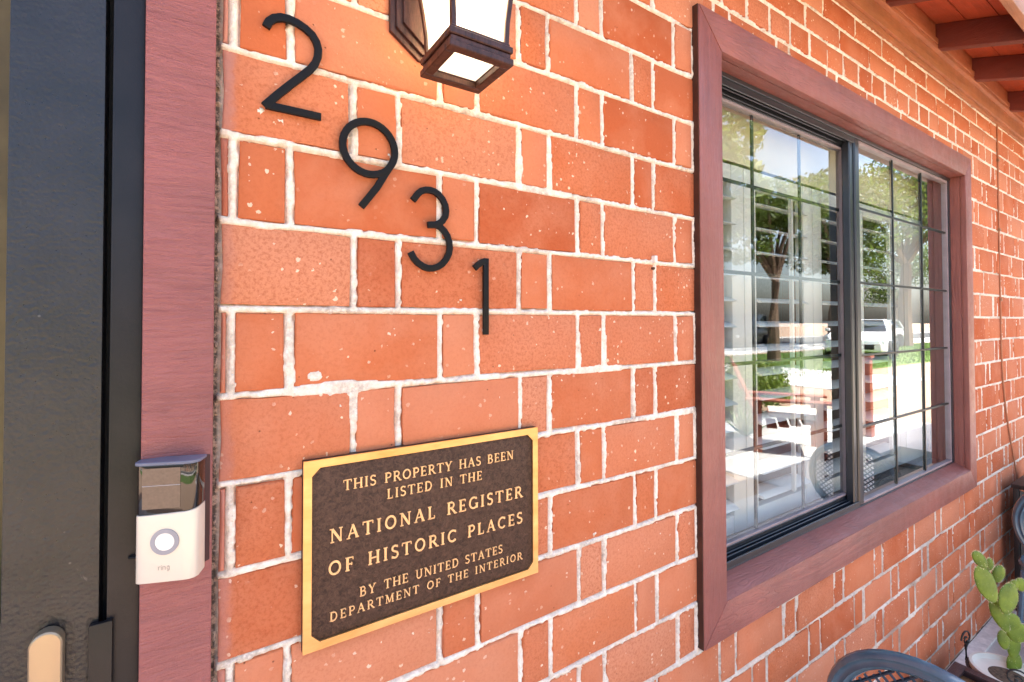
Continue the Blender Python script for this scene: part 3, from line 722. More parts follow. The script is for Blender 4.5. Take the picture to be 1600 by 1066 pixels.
# ================================================================== HOUSE NUMBERS
D2 = [[(.0703, 1.7756), (.0737, 1.7837), (.0799, 1.7902), (.0884, 1.7942), (.0977, 1.795), (.1078, 1.7932), (.1176, 1.7893), (.1259, 1.7836), (.1313, 1.7756), (.1338, 1.7667), (.1331, 1.7555), (.1296, 1.7453), (.1229, 1.7353), (.112, 1.7232), (.0975, 1.7074), (.0833, 1.6912), (.0729, 1.6785), (.0690, 1.6740)], [(.0700, 1.6760), (.1379, 1.6758)]]
cx9, cz9 = .2035, 1.6465
D9 = [[(cx9+.0372*math.cos(a), cz9+.0372*math.sin(a)) for a in [2*math.pi*k/36 for k in range(36)]]+[(cx9+.0372, cz9)], [(.2392, 1.6370), (.2365, 1.6300), (.2265, 1.6134), (.2146, 1.5924), (.1921, 1.5617)]]
D3 = [[(.269, 1.5812), (.2767, 1.592), (.2820, 1.5968), (.2897, 1.5999), (.2970, 1.6005), (.3040, 1.5992), (.3110, 1.5955), (.3175, 1.5890), (.3220, 1.5809), (.3236, 1.5720), (.3222, 1.5635), (.3172, 1.5556), (.3110, 1.5510), (.3040, 1.5485), (.2924, 1.547)], [(.3071, 1.5485), (.3140, 1.5458), (.3205, 1.5405), (.3260, 1.5330), (.3290, 1.5240), (.3300, 1.5149), (.3285, 1.5065), (.3240, 1.4975), (.3180, 1.4900), (.3100, 1.4846), (.3010, 1.4815), (.2930, 1.4812), (.2850, 1.4838), (.2770, 1.4885), (.2704, 1.4950), (.2652, 1.5041)]]
D1 = [[(.3738, 1.4859), (.3800, 1.4915), (.3870, 1.4965), (.3945, 1.4991)], [(.3950, 1.5035), (.3948, 1.3792)]]
for ch, dd, lab, base in (('2', D2, 'black metal numeral 2, highest of the four on the brick', (.1, 0, 1.676)), ('9', D9, 'black metal numeral 9 below the numeral 2', (.2, 0, 1.56)), ('3', D3, 'black metal numeral 3 between the 9 and the 1', (.3, 0, 1.48)), ('1', D1, 'black metal numeral 1, lowest of the four, above the plaque', (.394, 0, 1.38))):
    t = thing('house_number', lab, 'house number', base, 'black house numbers on the brick')
    mb = MB()
    for i, p in enumerate(dd): ribbon(mb, p, .0100, -.0135+i*.0003, -.0085, lambda a, b, y: (a, y, b))
    mb.build('numeral', NUMBER, t, bevel=.0009, seg=2, ang=50)
    pts = {'2': [(.095, 1.795), (.13, 1.676)], '9': [(.17, 1.66), (.205, 1.577)], '3': [(.30, 1.60), (.30, 1.4815)], '1': [(.395, 1.48), (.395, 1.395)]}[ch]
    for x, z in pts: MB().tube([(x, -.0088, z), (x, .002, z)], .0022, 8).build('stud', NUMBER, t)

# ================================================================== PLAQUE
plq = thing('bronze_plaque', 'dark bronze plaque with polished brass border and raised lettering on the brick', 'plaque', (.307, 0, .97))
PX0, PX1, PZ0, PZ1 = .1172, .4958, .9705, 1.2185
MB().box(PX0, PX1, -.0128, .002, PZ0, PZ1).build('plate', PLAQ, plq, bevel=.001)
mb = MB()   # raised brass border with stepped corners
bi = .0105; cc = .0105
inn = [(PX0+bi+cc, PZ0+bi), (PX1-bi-cc, PZ0+bi), (PX1-bi, PZ0+bi+cc), (PX1-bi, PZ1-bi-cc), (PX1-bi-cc, PZ1-bi), (PX0+bi+cc, PZ1-bi), (PX0+bi, PZ1-bi-cc), (PX0+bi, PZ0+bi+cc)]
outr = [(PX0+bi+cc, PZ0), (PX1-bi-cc, PZ0), (PX1, PZ0+bi+cc), (PX1, PZ1-bi-cc), (PX1-bi-cc, PZ1), (PX0+bi+cc, PZ1), (PX0, PZ1-bi-cc), (PX0, PZ0+bi+cc)]
corner = {1: (PX1, PZ0), 3: (PX1, PZ1), 5: (PX0, PZ1), 7: (PX0, PZ0)}
for i in range(8):
    k = (i+1) % 8
    poly = [inn[i], outr[i]]+([corner[i]] if i in corner else [])+[outr[k], inn[k]]
    mb.prism(poly, -.0158, -.0129, f)
me = mb.mesh('b'); bm = bmesh.new(); bm.from_mesh(me); bmesh.ops.remove_doubles(bm, verts=bm.verts, dist=1e-5)
seen = {}
for fc in bm.faces: seen.setdefault(tuple(round(c, 5) for c in fc.calc_center_median()), []).append(fc)
bmesh.ops.delete(bm, geom=[x for L in seen.values() if len(L) > 1 for x in L], context='FACES')
bm.to_mesh(me); bm.free(); me.name = 'border'; me.materials.append(BRASS)
o = bpy.data.objects.new('border', me); link(o, plq); o.matrix_parent_inverse = PINV(plq)
for x, z in ((PX0+.006, PZ0+.006), (PX1-.006, PZ0+.006), (PX0+.006, PZ1-.006), (PX1-.006, PZ1-.006)): pass
# serif capitals drawn as thick and thin strokes; cap height 1
TK, TN, SF = .15, .075, .06
def arc(cx, cz, rx, rz, a0, a1, n=10): return [(cx+rx*math.cos(R(a0+(a1-a0)*k/n)), cz+rz*math.sin(R(a0+(a1-a0)*k/n))) for k in range(n+1)]
def vs_(x, a=0, b=1, w=TK, s0=True, s1=True):
    L = [([(x, a), (x, b)], w)]
    if s0: L.append(([(x-.15, a+SF/2), (x+.15, a+SF/2)], SF))
    if s1: L.append(([(x-.15, b-SF/2), (x+.15, b-SF/2)], SF))
    return L
def sf(x, z): return ([(x-.13, z), (x+.13, z)], SF)
GL = {
 'T': (.82, vs_(.41, s1=False)+[([(.03, .96), (.79, .96)], TN), ([(.045, .96), (.045, .76)], SF), ([(.775, .96), (.775, .76)], SF)]),
 'H': (.92, vs_(.17)+vs_(.75)+[([(.17, .5), (.75, .5)], TN)]),
 'I': (.38, vs_(.19)),
 'S': (.62, [(arc(.31, .745, .21, .215, 35, 250, 10)+arc(.31, .265, .235, .235, 75, -150, 11)[0:], TK*.8), ([(.52, .8), (.52, .98)], SF), ([(.09, .2), (.09, .02)], SF)]),
 'P': (.72, vs_(.18)+[([(.18, .96), (.4, .96)]+arc(.4, .72, .23, .24, 90, -90, 8)+[(.18, .48)], TK*.72)]),
 'R': (.84, vs_(.18)+[([(.18, .96), (.4, .96)]+arc(.4, .73, .22, .23, 90, -90, 8)+[(.18, .5)], TK*.72), ([(.4, .5), (.76, .03)], TK*.9), sf(.78, .03)]),
 'O': (.95, [(arc(.475, .5, .37, .45, 0, 360, 20), TK*.85)]),
 'E': (.70, vs_(.18)+[([(.18, .96), (.60, .96)], TN), ([(.18, .5), (.50, .5)], TN), ([(.18, .04), (.62, .04)], TN), ([(.60, .97), (.60, .8)], SF), ([(.62, .03), (.62, .22)], SF), ([(.5, .4), (.5, .6)], SF)]),
 'Y': (.84, vs_(.42, 0, .48, s1=False)+[([(.42, .45), (.13, .96)], TK), ([(.42, .45), (.70, .96)], TN), sf(.13, .97), sf(.70, .97)]),
 'A': (.90, [([(.13, .03), (.45, 1)], TN), ([(.43, 1), (.76, .03)], TK), ([(.24, .36), (.64, .36)], TN), sf(.13, .03), sf(.76, .03)]),
 'B': (.76, vs_(.18)+[([(.18, .96), (.38, .96)]+arc(.38, .745, .19, .215, 90, -90, 8)+[(.18, .53)], TK*.68), ([(.38, .53)]+arc(.4, .285, .23, .245, 90, -90, 8)+[(.18, .04)], TK*.7)]),
 'N': (.94, [([(.17, 0), (.17, .97)], TN), ([(.17, .97), (.77, .03)], TK), ([(.77, 0), (.77, 1)], TN), sf(.17, .03), sf(.12, .97), sf(.77, .97)]),
 'L': (.66, vs_(.18)+[([(.18, .04), (.58, .04)], TN), ([(.58, .03), (.58, .24)], SF)]),
 'D': (.88, vs_(.18)+[([(.18, .96), (.38, .96)]+arc(.38, .5, .37, .46, 90, -90, 12)+[(.18, .04)], TK*.78)]),
 'G': (.90, [(arc(.47, .5, .37, .45, 45, 340, 16), TK*.85), ([(.78, .04), (.78, .4)], TK), ([(.62, .42), (.9, .42)], SF), ([(.74, .78), (.74, .96)], SF)]),
 'F': (.66, vs_(.18)+[([(.18, .96), (.58, .96)], TN), ([(.18, .5), (.48, .5)], TN), ([(.58, .97), (.58, .78)], SF), ([(.48, .4), (.48, .6)], SF)]),
 'C': (.84, [(arc(.47, .5, .37, .45, 45, 318, 16), TK*.85), ([(.74, .76), (.74, .96)], SF)]),
 'U': (.88, [([(.18, .97), (.18, .32)]+arc(.435, .32, .255, .28, 180, 360, 10)+[(.69, .97)], TK*.75), sf(.18, .97), sf(.69, .97)]),
 'M': (1.08, [([(.17, 0), (.2, .97)], TN), ([(.2, .97), (.53, .05)], TK), ([(.53, .05), (.87, .97)], TN), ([(.87, .97), (.9, 0)], TK), sf(.17, .03), sf(.9, .03), sf(.14, .97), sf(.93, .97)]),
}
letter_me = {}
def letter_mesh(c, h, bold):
    key = (c, round(h, 4))
    if key not in letter_me:
        mb = MB(); wd, st = GL[c]
        for i, (pts, w_) in enumerate(st):
            ribbon(mb, [(a*h, b*h) for a, b in pts], w_*h*bold, -.0016-.00012*i, 0.0, lambda a, b, y: (a, y, b))
        me = mb.mesh('letter'); me.materials.append(LETTER); letter_me[key] = me
    return letter_me[key]
def set_line(text, xa, xb, z, h, bold=1.0):
    gap = .55; adv = [(GL[c][0] if c != ' ' else gap) for c in text]
    tot = sum(adv); track = ((xb-xa)/h-tot)/(len(text)-1); x = xa
    for c, a in zip(text, adv):
        if c != ' ':
            o = bpy.data.objects.new('letter', letter_mesh(c, h, bold)); o.location = (x, -.0128, z); link(o, plq); o.matrix_parent_inverse = Matrix.Translation(plq.location).inverted()
        x += (a+track)*h
set_line('THIS PROPERTY HAS BEEN', .168, .4463, 1.1714, .0142, 1.05)
set_line('LISTED IN THE', .2292, .3855, 1.1480, .0140, 1.05)
set_line('NATIONAL REGISTER', .1508, .4640, 1.1048, .0187, 1.15)
set_line('OF HISTORIC PLACES', .1488, .4640, 1.0618, .0184, 1.15)
set_line('BY THE UNITED STATES', .1905, .4243, 1.0222, .0131, 1.0)
set_line('DEPARTMENT OF THE INTERIOR', .151, .4635, 1.0012, .0121, 1.0)

# ================================================================== LANTERN
lan = thing('wall_lantern', 'lit bronze wall lantern with flared glass panes above the house numbers', 'wall lamp', (.307, 0, 1.78))
LC = Vector((.307, -.107)); 
hw = .073
octo = [(LC.x-hw, 1.827), (LC.x-.028, 1.795), (LC.x+.028, 1.795), (LC.x+hw, 1.827), (LC.x+hw, 2.00), (LC.x+.028, 2.032), (LC.x-.028, 2.032), (LC.x-hw, 2.00)]
def oct_s(k, dz): 
    c = (LC.x, 1.9135); return [(c[0]+(a-c[0])*k, c[1]+(b-c[1])*(1-(1-k)*.6)) for a, b in octo]
MB().prism(octo, -.010, .004, f).build('back_plate', LAMP_METAL, lan, bevel=.0015)
MB().prism(oct_s(.90, 0), -.016, -.0098, f).build('back_plate_step', LAMP_METAL, lan, bevel=.002)
MB().prism(oct_s(.78, 0), -.022, -.0158, f).build('back_plate_step', LAMP_METAL, lan, bevel=.002)
def sq_ring(mb, z0, z1, ho, hi):
    for a in ((-ho, ho, -ho, -hi), (-ho, ho, hi, ho), (-ho, -hi, -hi, hi), (hi, ho, -hi, hi)):
        mb.box(LC.x+a[0], LC.x+a[1], LC.y+a[2], LC.y+a[3], z0, z1)
    return mb
for z0, z1, ho, hi in ((1.742, 1.751, .0475, .0335), (1.7511, 1.7585, .0445, .034), (1.7586, 1.7675, .0470, .0345), (1.7676, 1.7725, .0440, .035)):
    sq_ring(MB(), z0, z1, ho, hi).build('bottom_rim', LAMP_METAL, lan, bevel=.0012, seg=1)
MB().box(LC.x-.0334, LC.x+.0334, LC.y-.0334, LC.y+.0334, 1.7525, 1.7545).build('bottom_glass', LGLASS, lan)
zz = [1.7726, 1.80, 1.83, 1.86, 1.895, 1.93]; hh = [.0425, .0435, .0465, .0505, .056, .063]
for sx_, sy_ in ((1, 1), (1, -1), (-1, 1), (-1, -1)):
    mb = MB()
    for i in range(5):
        c = []
        for z, h_ in ((zz[i], hh[i]), (zz[i+1], hh[i+1])):
            a, b = h_, h_-.0065
            c += [(LC.x+sx_*p, LC.y+sy_*q, z) for p, q in ((b, b), (a, b), (a, a), (b, a))]
        mb.add(c, [(0, 1, 5, 4), (1, 2, 6, 5), (2, 3, 7, 6), (3, 0, 4, 7), (3, 2, 1, 0), (4, 5, 6, 7)])
    mb.build('corner_post', LAMP_METAL, lan, smooth=True, ang=50)
for k in range(4):
    mb = MB(); Mr = Matrix.Translation((LC.x, LC.y, 0)) @ Matrix.Rotation(k*math.pi/2, 4, 'Z')
    vs = []; 
    for off in (.0030, .0045):
        for z, h_ in zip(zz, hh): vs += [Mr @ Vector((-(h_-.006), -(h_-off), z)), Mr @ Vector((h_-.006, -(h_-off), z))]
    fs = []
    for i in range(5):
        fs += [(2*i, 2*i+1, 2*i+3, 2*i+2), (12+2*i, 12+2*i+2, 12+2*i+3, 12+2*i+1)]
    mb.add(vs, fs); mb.build('glass_pane', LGLASS, lan, smooth=True)
sq_ring(MB(), 1.9305, 1.945, .068, .048).build('top_rim', LAMP_METAL, lan, bevel=.0015)
mb = MB(); prof = [(.070, 1.9455), (.052, 1.965), (.034, 1.992), (.016, 2.006), (.008, 2.03)]
vs = [(LC.x+sx_*h_, LC.y+sy_*h_, z) for h_, z in prof for sx_, sy_ in ((1, 1), (-1, 1), (-1, -1), (1, -1))]
mb.add(vs, [(0, 1, 2, 3), (19, 18, 17, 16)]+[(i*4+k, i*4+(k+1) % 4, i*4+4+(k+1) % 4, i*4+4+k) for i in range(4) for k in range(4)])
mb.build('lantern_roof', LAMP_METAL, lan, bevel=.001)
MB().tube([(LC.x, -.02, 1.97), (LC.x, -.03, 1.99), (LC.x, -.05, 2.02), (LC.x, -.08, 2.045), (LC.x, LC.y, 2.045), (LC.x, LC.y, 2.028)], .007, 10).build('arm', LAMP_METAL, lan, smooth=True)
m = NM('bulb_glow'); m.b.inputs['Emission Color'].default_value = (1, .74, .42, 1); m.b.inputs['Emission Strength'].default_value = 8; BULB = m.m
m.b.inputs['Base Color'].default_value = (1, .9, .8, 1)
MB().lathe([(.004, 1.800), (.011, 1.804), (.016, 1.815), (.017, 1.83), (.013, 1.848), (.009, 1.862), (.008, 1.88)], (LC.x, LC.y, 0), 16).build('bulb', BULB, lan, smooth=True)
MB().tube([(LC.x, LC.y, 1.881), (LC.x, LC.y, 1.945)], .0105, 12).build('bulb_socket', BUTTON, lan, smooth=True)

# small fixings on the wall
t = thing('wall_clip', 'tiny white cable clip on the mortar beside the window', 'clip', (.807, -.006, 1.53))
MB().box(.8035, .8115, -.014, -.004, 1.523, 1.538).build('clip_body', WHITEPAINT, t, bevel=.0015)
MB().tube([(.804, -.011, 1.511), (.804, -.004, 1.5115)], .0028, 8).build('nail', plain('rusty_nail', (.08, .03, .015), .7), t)
cb = thing('wall_cable', 'thin brown cable running down the bricks right of the window', 'cable', (3.4, 0, 0))
cp = [(3.386+.004*math.sin(z*3), -.008, z) for z in np.linspace(2.40, 1.25, 24)]+[(3.40, -.008, 1.1), (3.44, -.009, .95), (3.50, -.010, .8), (3.60, -.012, .6), (3.63, -.012, .3), (3.63, -.012, .04)]
MB().tube(cp, .0034, 6).build('cable_run', plain('brown_cable_sheath', (.45, .19, .10), .6), cb, smooth=True)
for z in (2.2, 1.85, 1.5): MB().box(3.378, 3.396, -.0135, -.003, z, z+.012).build('cable_clip', plain('cable_clip_metal', (.3, .15, .08), .5), cb)

# ================================================================== PATIO CHAIRS
m = NM('cast_lattice'); LATTICE = plain('dark_cast_lattice', (.02, .03, .05), .35)
def patio_chair(x, y, face, label):
    """round hoop back at local x=0, seat towards +x (face=1) or -x"""
    t = thing('patio_chair', label, 'chair', (x, y, 0), 'round backed metal patio chairs')
    T0 = Matrix.Translation((x, y, 0)) @ Matrix.Diagonal((face, 1, 1, 1))
    fn = lambda a, b, c: T0 @ Vector((a, b, c))
    cz, ry, rz_ = .572, .194, .198
    def hoop(dr): return [(-(ry+dr)*math.cos(2*math.pi*k/44), cz+(rz_+dr)*math.sin(2*math.pi*k/44)) for k in range(44)]
    def lean(z): return -.12*max(0, z-.36)
    prof = [(-.024, .004), (-.020, -.007), (-.012, -.011), (-.005, -.005), (.002, -.005), (.008, -.012), (.018, -.008), (.024, .004), (.016, .012), (-.016, .012)]
    mb = MB(); vs = []; fs = []; n = len(prof); H = [(hoop(-.018+dr*.75), dx) for dr, dx in prof]; mN = 44
    for i in range(mN):
        for h_, dx in H: yy, z = h_[i]; vs.append(fn(lean(z)+dx, yy, z))
    for i in range(mN):
        for k in range(n): fs.append((i*n+k, i*n+(k+1) % n, ((i+1) % mN)*n+(k+1) % n, ((i+1) % mN)*n+k))
    mb.add(vs, fs).build('backrest_frame', CHAIR_BLUE, t, smooth=True, ang=70)
    mb = MB()
    def inr(yy, z): return (yy/(ry-.044))**2+((z-cz)/(rz_-.044))**2 < 1.12
    for k in range(-16, 30):
        for sg in (1, -1):
            pts = [(-.2+.4*j/79, cz-.1+k*.024+sg*(-.2+.4*j/79)) for j in range(80)]; pts = [p for p in pts if inr(*p)]
            if len(pts) > 2:
                a, b = pts[0], pts[-1]; mb.tube([fn(lean(a[1]), *a), fn(lean(b[1]), *b)], .0030, 4)
    mb.build('backrest_lattice', LATTICE, t)
    sc_ = fn(.20, 0, .335)
    MB().lathe([(.001, .002), (.17, .0), (.205, .002), (.215, .010), (.208, .020), (.17, .018), (.001, .014)], sc_, 32).build('seat', CHAIR_BLUE, t, smooth=True)
    for a, b, c, d in ((-.0, -.165, -.05, -.185), (-.0, .165, -.05, .185), (.30, -.13, .36, -.17), (.30, .13, .36, .17)):
        MB().tube([fn(a, b, .36), fn((a+c)/2+.01, (b+d)/2, .2), fn(c, d, .012)], [.011, .010, .009], 8).build('leg', CHAIR_BLUE, t, smooth=True)
    MB().tube([fn(.33, -.15, .16), fn(.1, 0, .19), fn(.33, .15, .16)], .005, 6).tube([fn(-.02, -.17, .16), fn(.1, 0, .195), fn(-.02, .17, .16)], .005, 6).build('stretcher', CHAIR_BLUE, t, smooth=True)
    return t
patio_chair(1.190, -.358, 1, 'slate blue metal patio chair nearest, its rounded back in front of the bricks')
patio_chair(2.90, -.322, 1, 'slate blue metal patio chair at the far right edge beyond the prickly pear')

t = thing('plant_box', 'low dark brown wooden box against the wall left of the cactus pot', 'box', (2.25, -.14, 0))
DKWOOD = paint_wood('dark_stained_box_wood', (.055, .030, .032), (.1, 1, 1), .4)
BX0, BX1, BY0, BY1, BZ = 2.10, 2.39, -.235, -.07, .13
MB().box(BX0, BX1, BY1-.012, BY1, 0.004, BZ-.012).build('side_board', DKWOOD, t); MB().box(BX0, BX1, BY0, BY0+.012, .004, BZ-.012).build('side_board', DKWOOD, t)
MB().box(BX0, BX0+.012, BY0+.0125, BY1-.0125, .004, BZ-.012).build('end_board', DKWOOD, t); MB().box(BX1-.012, BX1, BY0+.0125, BY1-.0125, .004, BZ-.012).build('end_board', DKWOOD, t)
for a in ((BX0-.006, BX1+.006, BY1-.028, BY1+.006), (BX0-.006, BX1+.006, BY0-.006, BY0+.028), (BX0-.006, BX0+.028, BY0+.0285, BY1-.0285), (BX1-.028, BX1+.006, BY0+.0285, BY1-.0285)):
    MB().box(*a, BZ-.0115, BZ).build('rim_board', DKWOOD, t, bevel=.0015)
MB().box(BX0+.013, BX1-.013, BY0+.013, BY1-.013, .06, BZ-.03).build('potting_soil', plain('orange_bark_mulch', (.30, .13, .05), .9, 0, .5, 80, .6), t)

# pot on a wire stand, with the prickly pear
PC = Vector((2.50, -.185, 0))
pot = thing('plant_pot', 'cream bowl shaped pot holding the prickly pear', 'pot', (PC.x, PC.y, .01))
MB().lathe([(.045, .012), (.05, .012), (.075, .035), (.092, .07), (.098, .105), (.104, .108), (.104, .125), (.096, .126), (.090, .11), (.05, .105)], (PC.x, PC.y, 0), 36).build('bowl', plain('cream_glazed_pot', (.80, .76, .66), .35, 0, .08, 8), pot, smooth=True, ang=50)
MB().lathe([(.001, .096), (.091, .098), (.091, .101), (.05, .106), (.001, .108)], (PC.x, PC.y, 0), 24).build('soil', plain('gritty_soil', (.12, .08, .05), .95, 0, .5, 120, .8), pot)
st_ = thing('pot_stand', 'black wire plant stand with scrolls holding the cream pot', 'plant stand', (PC.x, PC.y, 0))
def circ(r, z, n=28): return [(PC.x+r*math.cos(2*math.pi*k/n), PC.y+r*math.sin(2*math.pi*k/n), z) for k in range(n)]
MB().tube(circ(.110, .104), .0042, 6, closed=True).build('ring', WROUGHT, st_, smooth=True)
MB().tube(circ(.055, .009), .0035, 6, closed=True).build('ring', WROUGHT, st_, smooth=True)
for k in range(3):
    a = R(200+120*k); c, s_ = math.cos(a), math.sin(a); tg = Vector((-s_, c, 0))
    P = lambda r, z: (PC.x+r*c, PC.y+r*s_, z)
    MB().tube([P(.114, .165), P(.122, .14), P(.120, .09), P(.100, .05), P(.072, .02), P(.09, .010), P(.12, .006)], .005, 6).build('leg', WROUGHT, st_, smooth=True)
    L = []
    for j in range(22):
        an = j*.42; rr = .034*(1-j/24); L.append(Vector(P(.120, .170))+tg*(rr*math.cos(an))+Vector((0, 0, rr*math.sin(an)+.0)))
    MB().tube(L, .0032, 5).build('scroll', WROUGHT, st_, smooth=True)
cac = thing('prickly_pear', 'green prickly pear cactus with stacked oval pads in the cream pot', 'cactus', (PC.x, PC.y, .19))
m = NM('cactus_skin'); v = m.coord()
vd = m.vor(v, 75); cl = m.mix(m.ramp(m.noise(v, 18, 4), [(.3, 0.), (.7, 1.)]), (.07, .13, .006), (.24, .32, .022))
cl = m.mix(m.ramp(vd, [(.06, .6), (.12, 0.)]), cl, (.35, .38, .12))
CACT = m.out(cl, .5, m.bump(vd, .3, .003)); m.b.inputs['Subsurface Weight'].default_value = .15; m.b.inputs['Subsurface Radius'].default_value = (.006, .01, .003); m.b.inputs['Subsurface Scale'].default_value = 1
SPINE = plain('pale_cactus_spines', (.85, .82, .50), .6)
def at(px, py, Y):
    r_ = Fv+Rv*((px-CX)/FPX)+Uv*((CY-py)/FPX); return CAM+r_*((Y-CAM.y)/r_.y)
pads = [(1585, 1040, 12, 22, 0, -.185), (1584, 1010, 11, 20, 5, -.185), (1562, 962, 10, 25, -22, -.180), (1578, 972, 13, 14, 25, -.200), (1590, 989, 15, 15, 10, -.215), (1541, 913, 15, 30, -28, -.178), (1575, 936, 18, 23, 12, -.205),
        (1531, 875, 8, 14, -35, -.176), (1546, 882, 5, 9, 3, -.184), (1560, 897, 8, 13, 12, -.188), (1595, 914, 8, 10, -4, -.212), (1583, 915, 6, 9, 30, -.196), (1568, 1000, 10, 16, -18, -.17)]
spines = MB(); scl = .00240
for i, (px, py, rx, rz, tl, Y) in enumerate(pads):
    c = at(px, py, Y); mb = MB(); vs = []; fs = []; n1, n2 = 14, 9
    yaw = R(-38+random.uniform(-14, 14)); Mr = Matrix.Translation(c) @ Matrix.Rotation(yaw, 4, 'Z') @ Matrix.Rotation(R(tl), 4, 'Y')
    def sp_(th_, ph):
        zz_ = math.sin(ph); rr = math.cos(ph); wv = 1-.16*min(0, zz_)*-1 if zz_ < 0 else 1
        return Mr @ Vector((rx*scl*rr*math.cos(th_)*(1-.22*max(0, -zz_)), .0075*rr*math.sin(th_), rz*scl*zz_))
    for a in range(n2+1):
        ph = -math.pi/2+math.pi*a/n2
        for k in range(n1): vs.append(sp_(2*math.pi*k/n1, ph))
    for a in range(n2):
        for k in range(n1): fs.append((a*n1+k, a*n1+(k+1) % n1, (a+1)*n1+(k+1) % n1, (a+1)*n1+k))
    mb.add(vs, fs); mb.build('pad', CACT, cac, smooth=True, ang=180)
    for k in range(190):
        th_ = random.choice((0, math.pi, random.gauss(0, .3), math.pi+random.gauss(0, .3), random.uniform(0, 6.28))); ph = random.uniform(-1.2, 1.5)
        p = sp_(th_, ph); d = (p-c).normalized()+Vector((random.gauss(0, .4), random.gauss(0, .4), random.gauss(0, .4))); d.normalize(); q = p+d*random.uniform(.003, .0065)
        s2 = d.cross(Vector((.3, .5, .8))).normalized()*.00045
        spines.add([p-s2, p+s2, q], [(0, 1, 2)])
o = spines.build('spines', SPINE, cac); tag(o, kind='stuff')

# black framed mesh side table at the extreme right
c0 = at(1587, 757, -.06); X0 = c0.x; ZT = c0.z
t = thing('side_table', 'black framed side table with grey mesh sides at the right edge behind the patio chair', 'table', (X0+.2, -.2, 0))
for x in (X0, X0+.38):
    for y in (-.05, -.40): MB().box(x, x+.02, y-.02, y, .0, ZT-.0205).build('leg', WROUGHT, t, bevel=.002)
MB().box(X0-.006, X0+.406, -.426, -.044, ZT-.02, ZT).build('tabletop', WROUGHT, t, bevel=.003)
for x in (X0+.006, X0+.388): MB().box(x, x+.006, -.398, -.072, .08, ZT-.03).build('mesh_side', WICKER, t)
MB().box(X0+.021, X0+.379, -.412, -.406, .08, ZT-.03).build('mesh_side', WICKER, t)

# ================================================================== GROUND
def sheet(name, x0, x1, y0, y1, z, mat, nx=1, ny=1, amp=0, th=.0):
    X, Y = np.meshgrid(np.linspace(x0, x1, nx+1), np.linspace(y0, y1, ny+1), indexing='ij')
    Z = np.full(X.shape, z)+(amp*(vnoise(X*1.3, Y*1.3)-.5) if amp else 0)
    V = np.stack([X.ravel(), Y.ravel(), Z.ravel()], 1); I = np.arange((nx+1)*(ny+1)).reshape(nx+1, ny+1)
    Fq = np.stack([I[:-1, :-1].ravel(), I[1:, :-1].ravel(), I[1:, 1:].ravel(), I[:-1, 1:].ravel()], 1)
    me = np_mesh(name, V, Fq); me.materials.append(mat); o = bpy.data.objects.new(name, me); link(o); o['kind'] = 'structure'; return o
m = NM('sandy_gravel'); v = m.coord()
g1 = m.noise(v, 70, 5, .7); g2 = m.vor(v, 45)
c_ = m.mix(m.ramp(g1, [(.3, 0.), (.7, 1.)]), (.28, .18, .12), (.48, .34, .25)); c_ = m.mix(m.ramp(m.noise(v, .7, 4), [(.35, .5), (.65, 0.)]), c_, (.34, .22, .14))
GRAVEL = m.out(c_, .95, m.bump(m.math('ADD', g1, g2), .6, .01))
m = NM('concrete'); v = m.coord()
c_ = m.mix(m.ramp(m.noise(v, 3, 6, .6), [(.3, 0.), (.7, 1.)]), (.48, .46, .44), (.62, .60, .58)); c_ = m.mix(m.ramp(m.noise(v, 140, 3), [(.3, .3), (.5, 0.)]), c_, (.25, .23, .22))
CONC = m.out(c_, .85, m.bump(m.noise(v, 120, 4), .25, .002))
m = NM('lawn_soil'); v = m.coord()
LAWN = m.out(m.mix(m.ramp(m.noise(v, 2.5, 5), [(.3, 0.), (.7, 1.)]), (.07, .13, .02), (.13, .21, .035)), .9, m.bump(m.noise(v, 40, 4), .8, .03))
m = NM('asphalt'); v = m.coord()
ASPH = m.out(m.mix(m.ramp(m.noise(v, 30, 5), [(.3, 0.), (.7, 1.)]), (.045, .045, .047), (.08, .078, .075)), .9, m.bump(m.noise(v, 90, 3), .4, .005))
sheet('ground', -250, 350, -350, 250, -.012, GRAVEL)
mb = MB(); xs = -3.0
while xs < 9:
    mb.box(xs, xs+1.196, -1.35, -.0, -.02, .0); xs += 1.2
walk = mb.build('walkway', CONC, None, bevel=.003); walk['kind'] = 'structure'
mb = MB(); mb.box(-3.0, 9, -.055, -.006, 0.0, .012); stp = mb.build('foundation_strip', plain('whitewashed_footing', (.72, .68, .64), .9, 0, .2, 40, .5)); stp['kind'] = 'structure'
mb = MB(); mb.box(4.2, 8.5, -3.3, -1.352, -.02, -.002); stp = mb.build('patio_slab', CONC, None, bevel=.003); stp['kind'] = 'structure'
sheet('lawn', -30, 60, -10.5, -5.2, -.004, LAWN)
sheet('street', -150, 250, -20, -12.6, -.004, ASPH)
mb = MB(); mb.box(-150, 250, -12.6, -12.4, -.02, .11); kb = mb.build('kerb', CONC, None, bevel=.02); kb['kind'] = 'structure'
mb = MB(); mb.box(-150, 250, -12.39, -10.9, -.02, .006); kb = mb.build('pavement', CONC); kb['kind'] = 'structure'
mb = MB(); mb.box(-150, 250, -20.2, -20.0, -.02, .11); kb = mb.build('kerb', CONC, None, bevel=.02); kb['kind'] = 'structure'
sheet('driveway', 11, 15, -12.4, -3.4, .002, CONC)
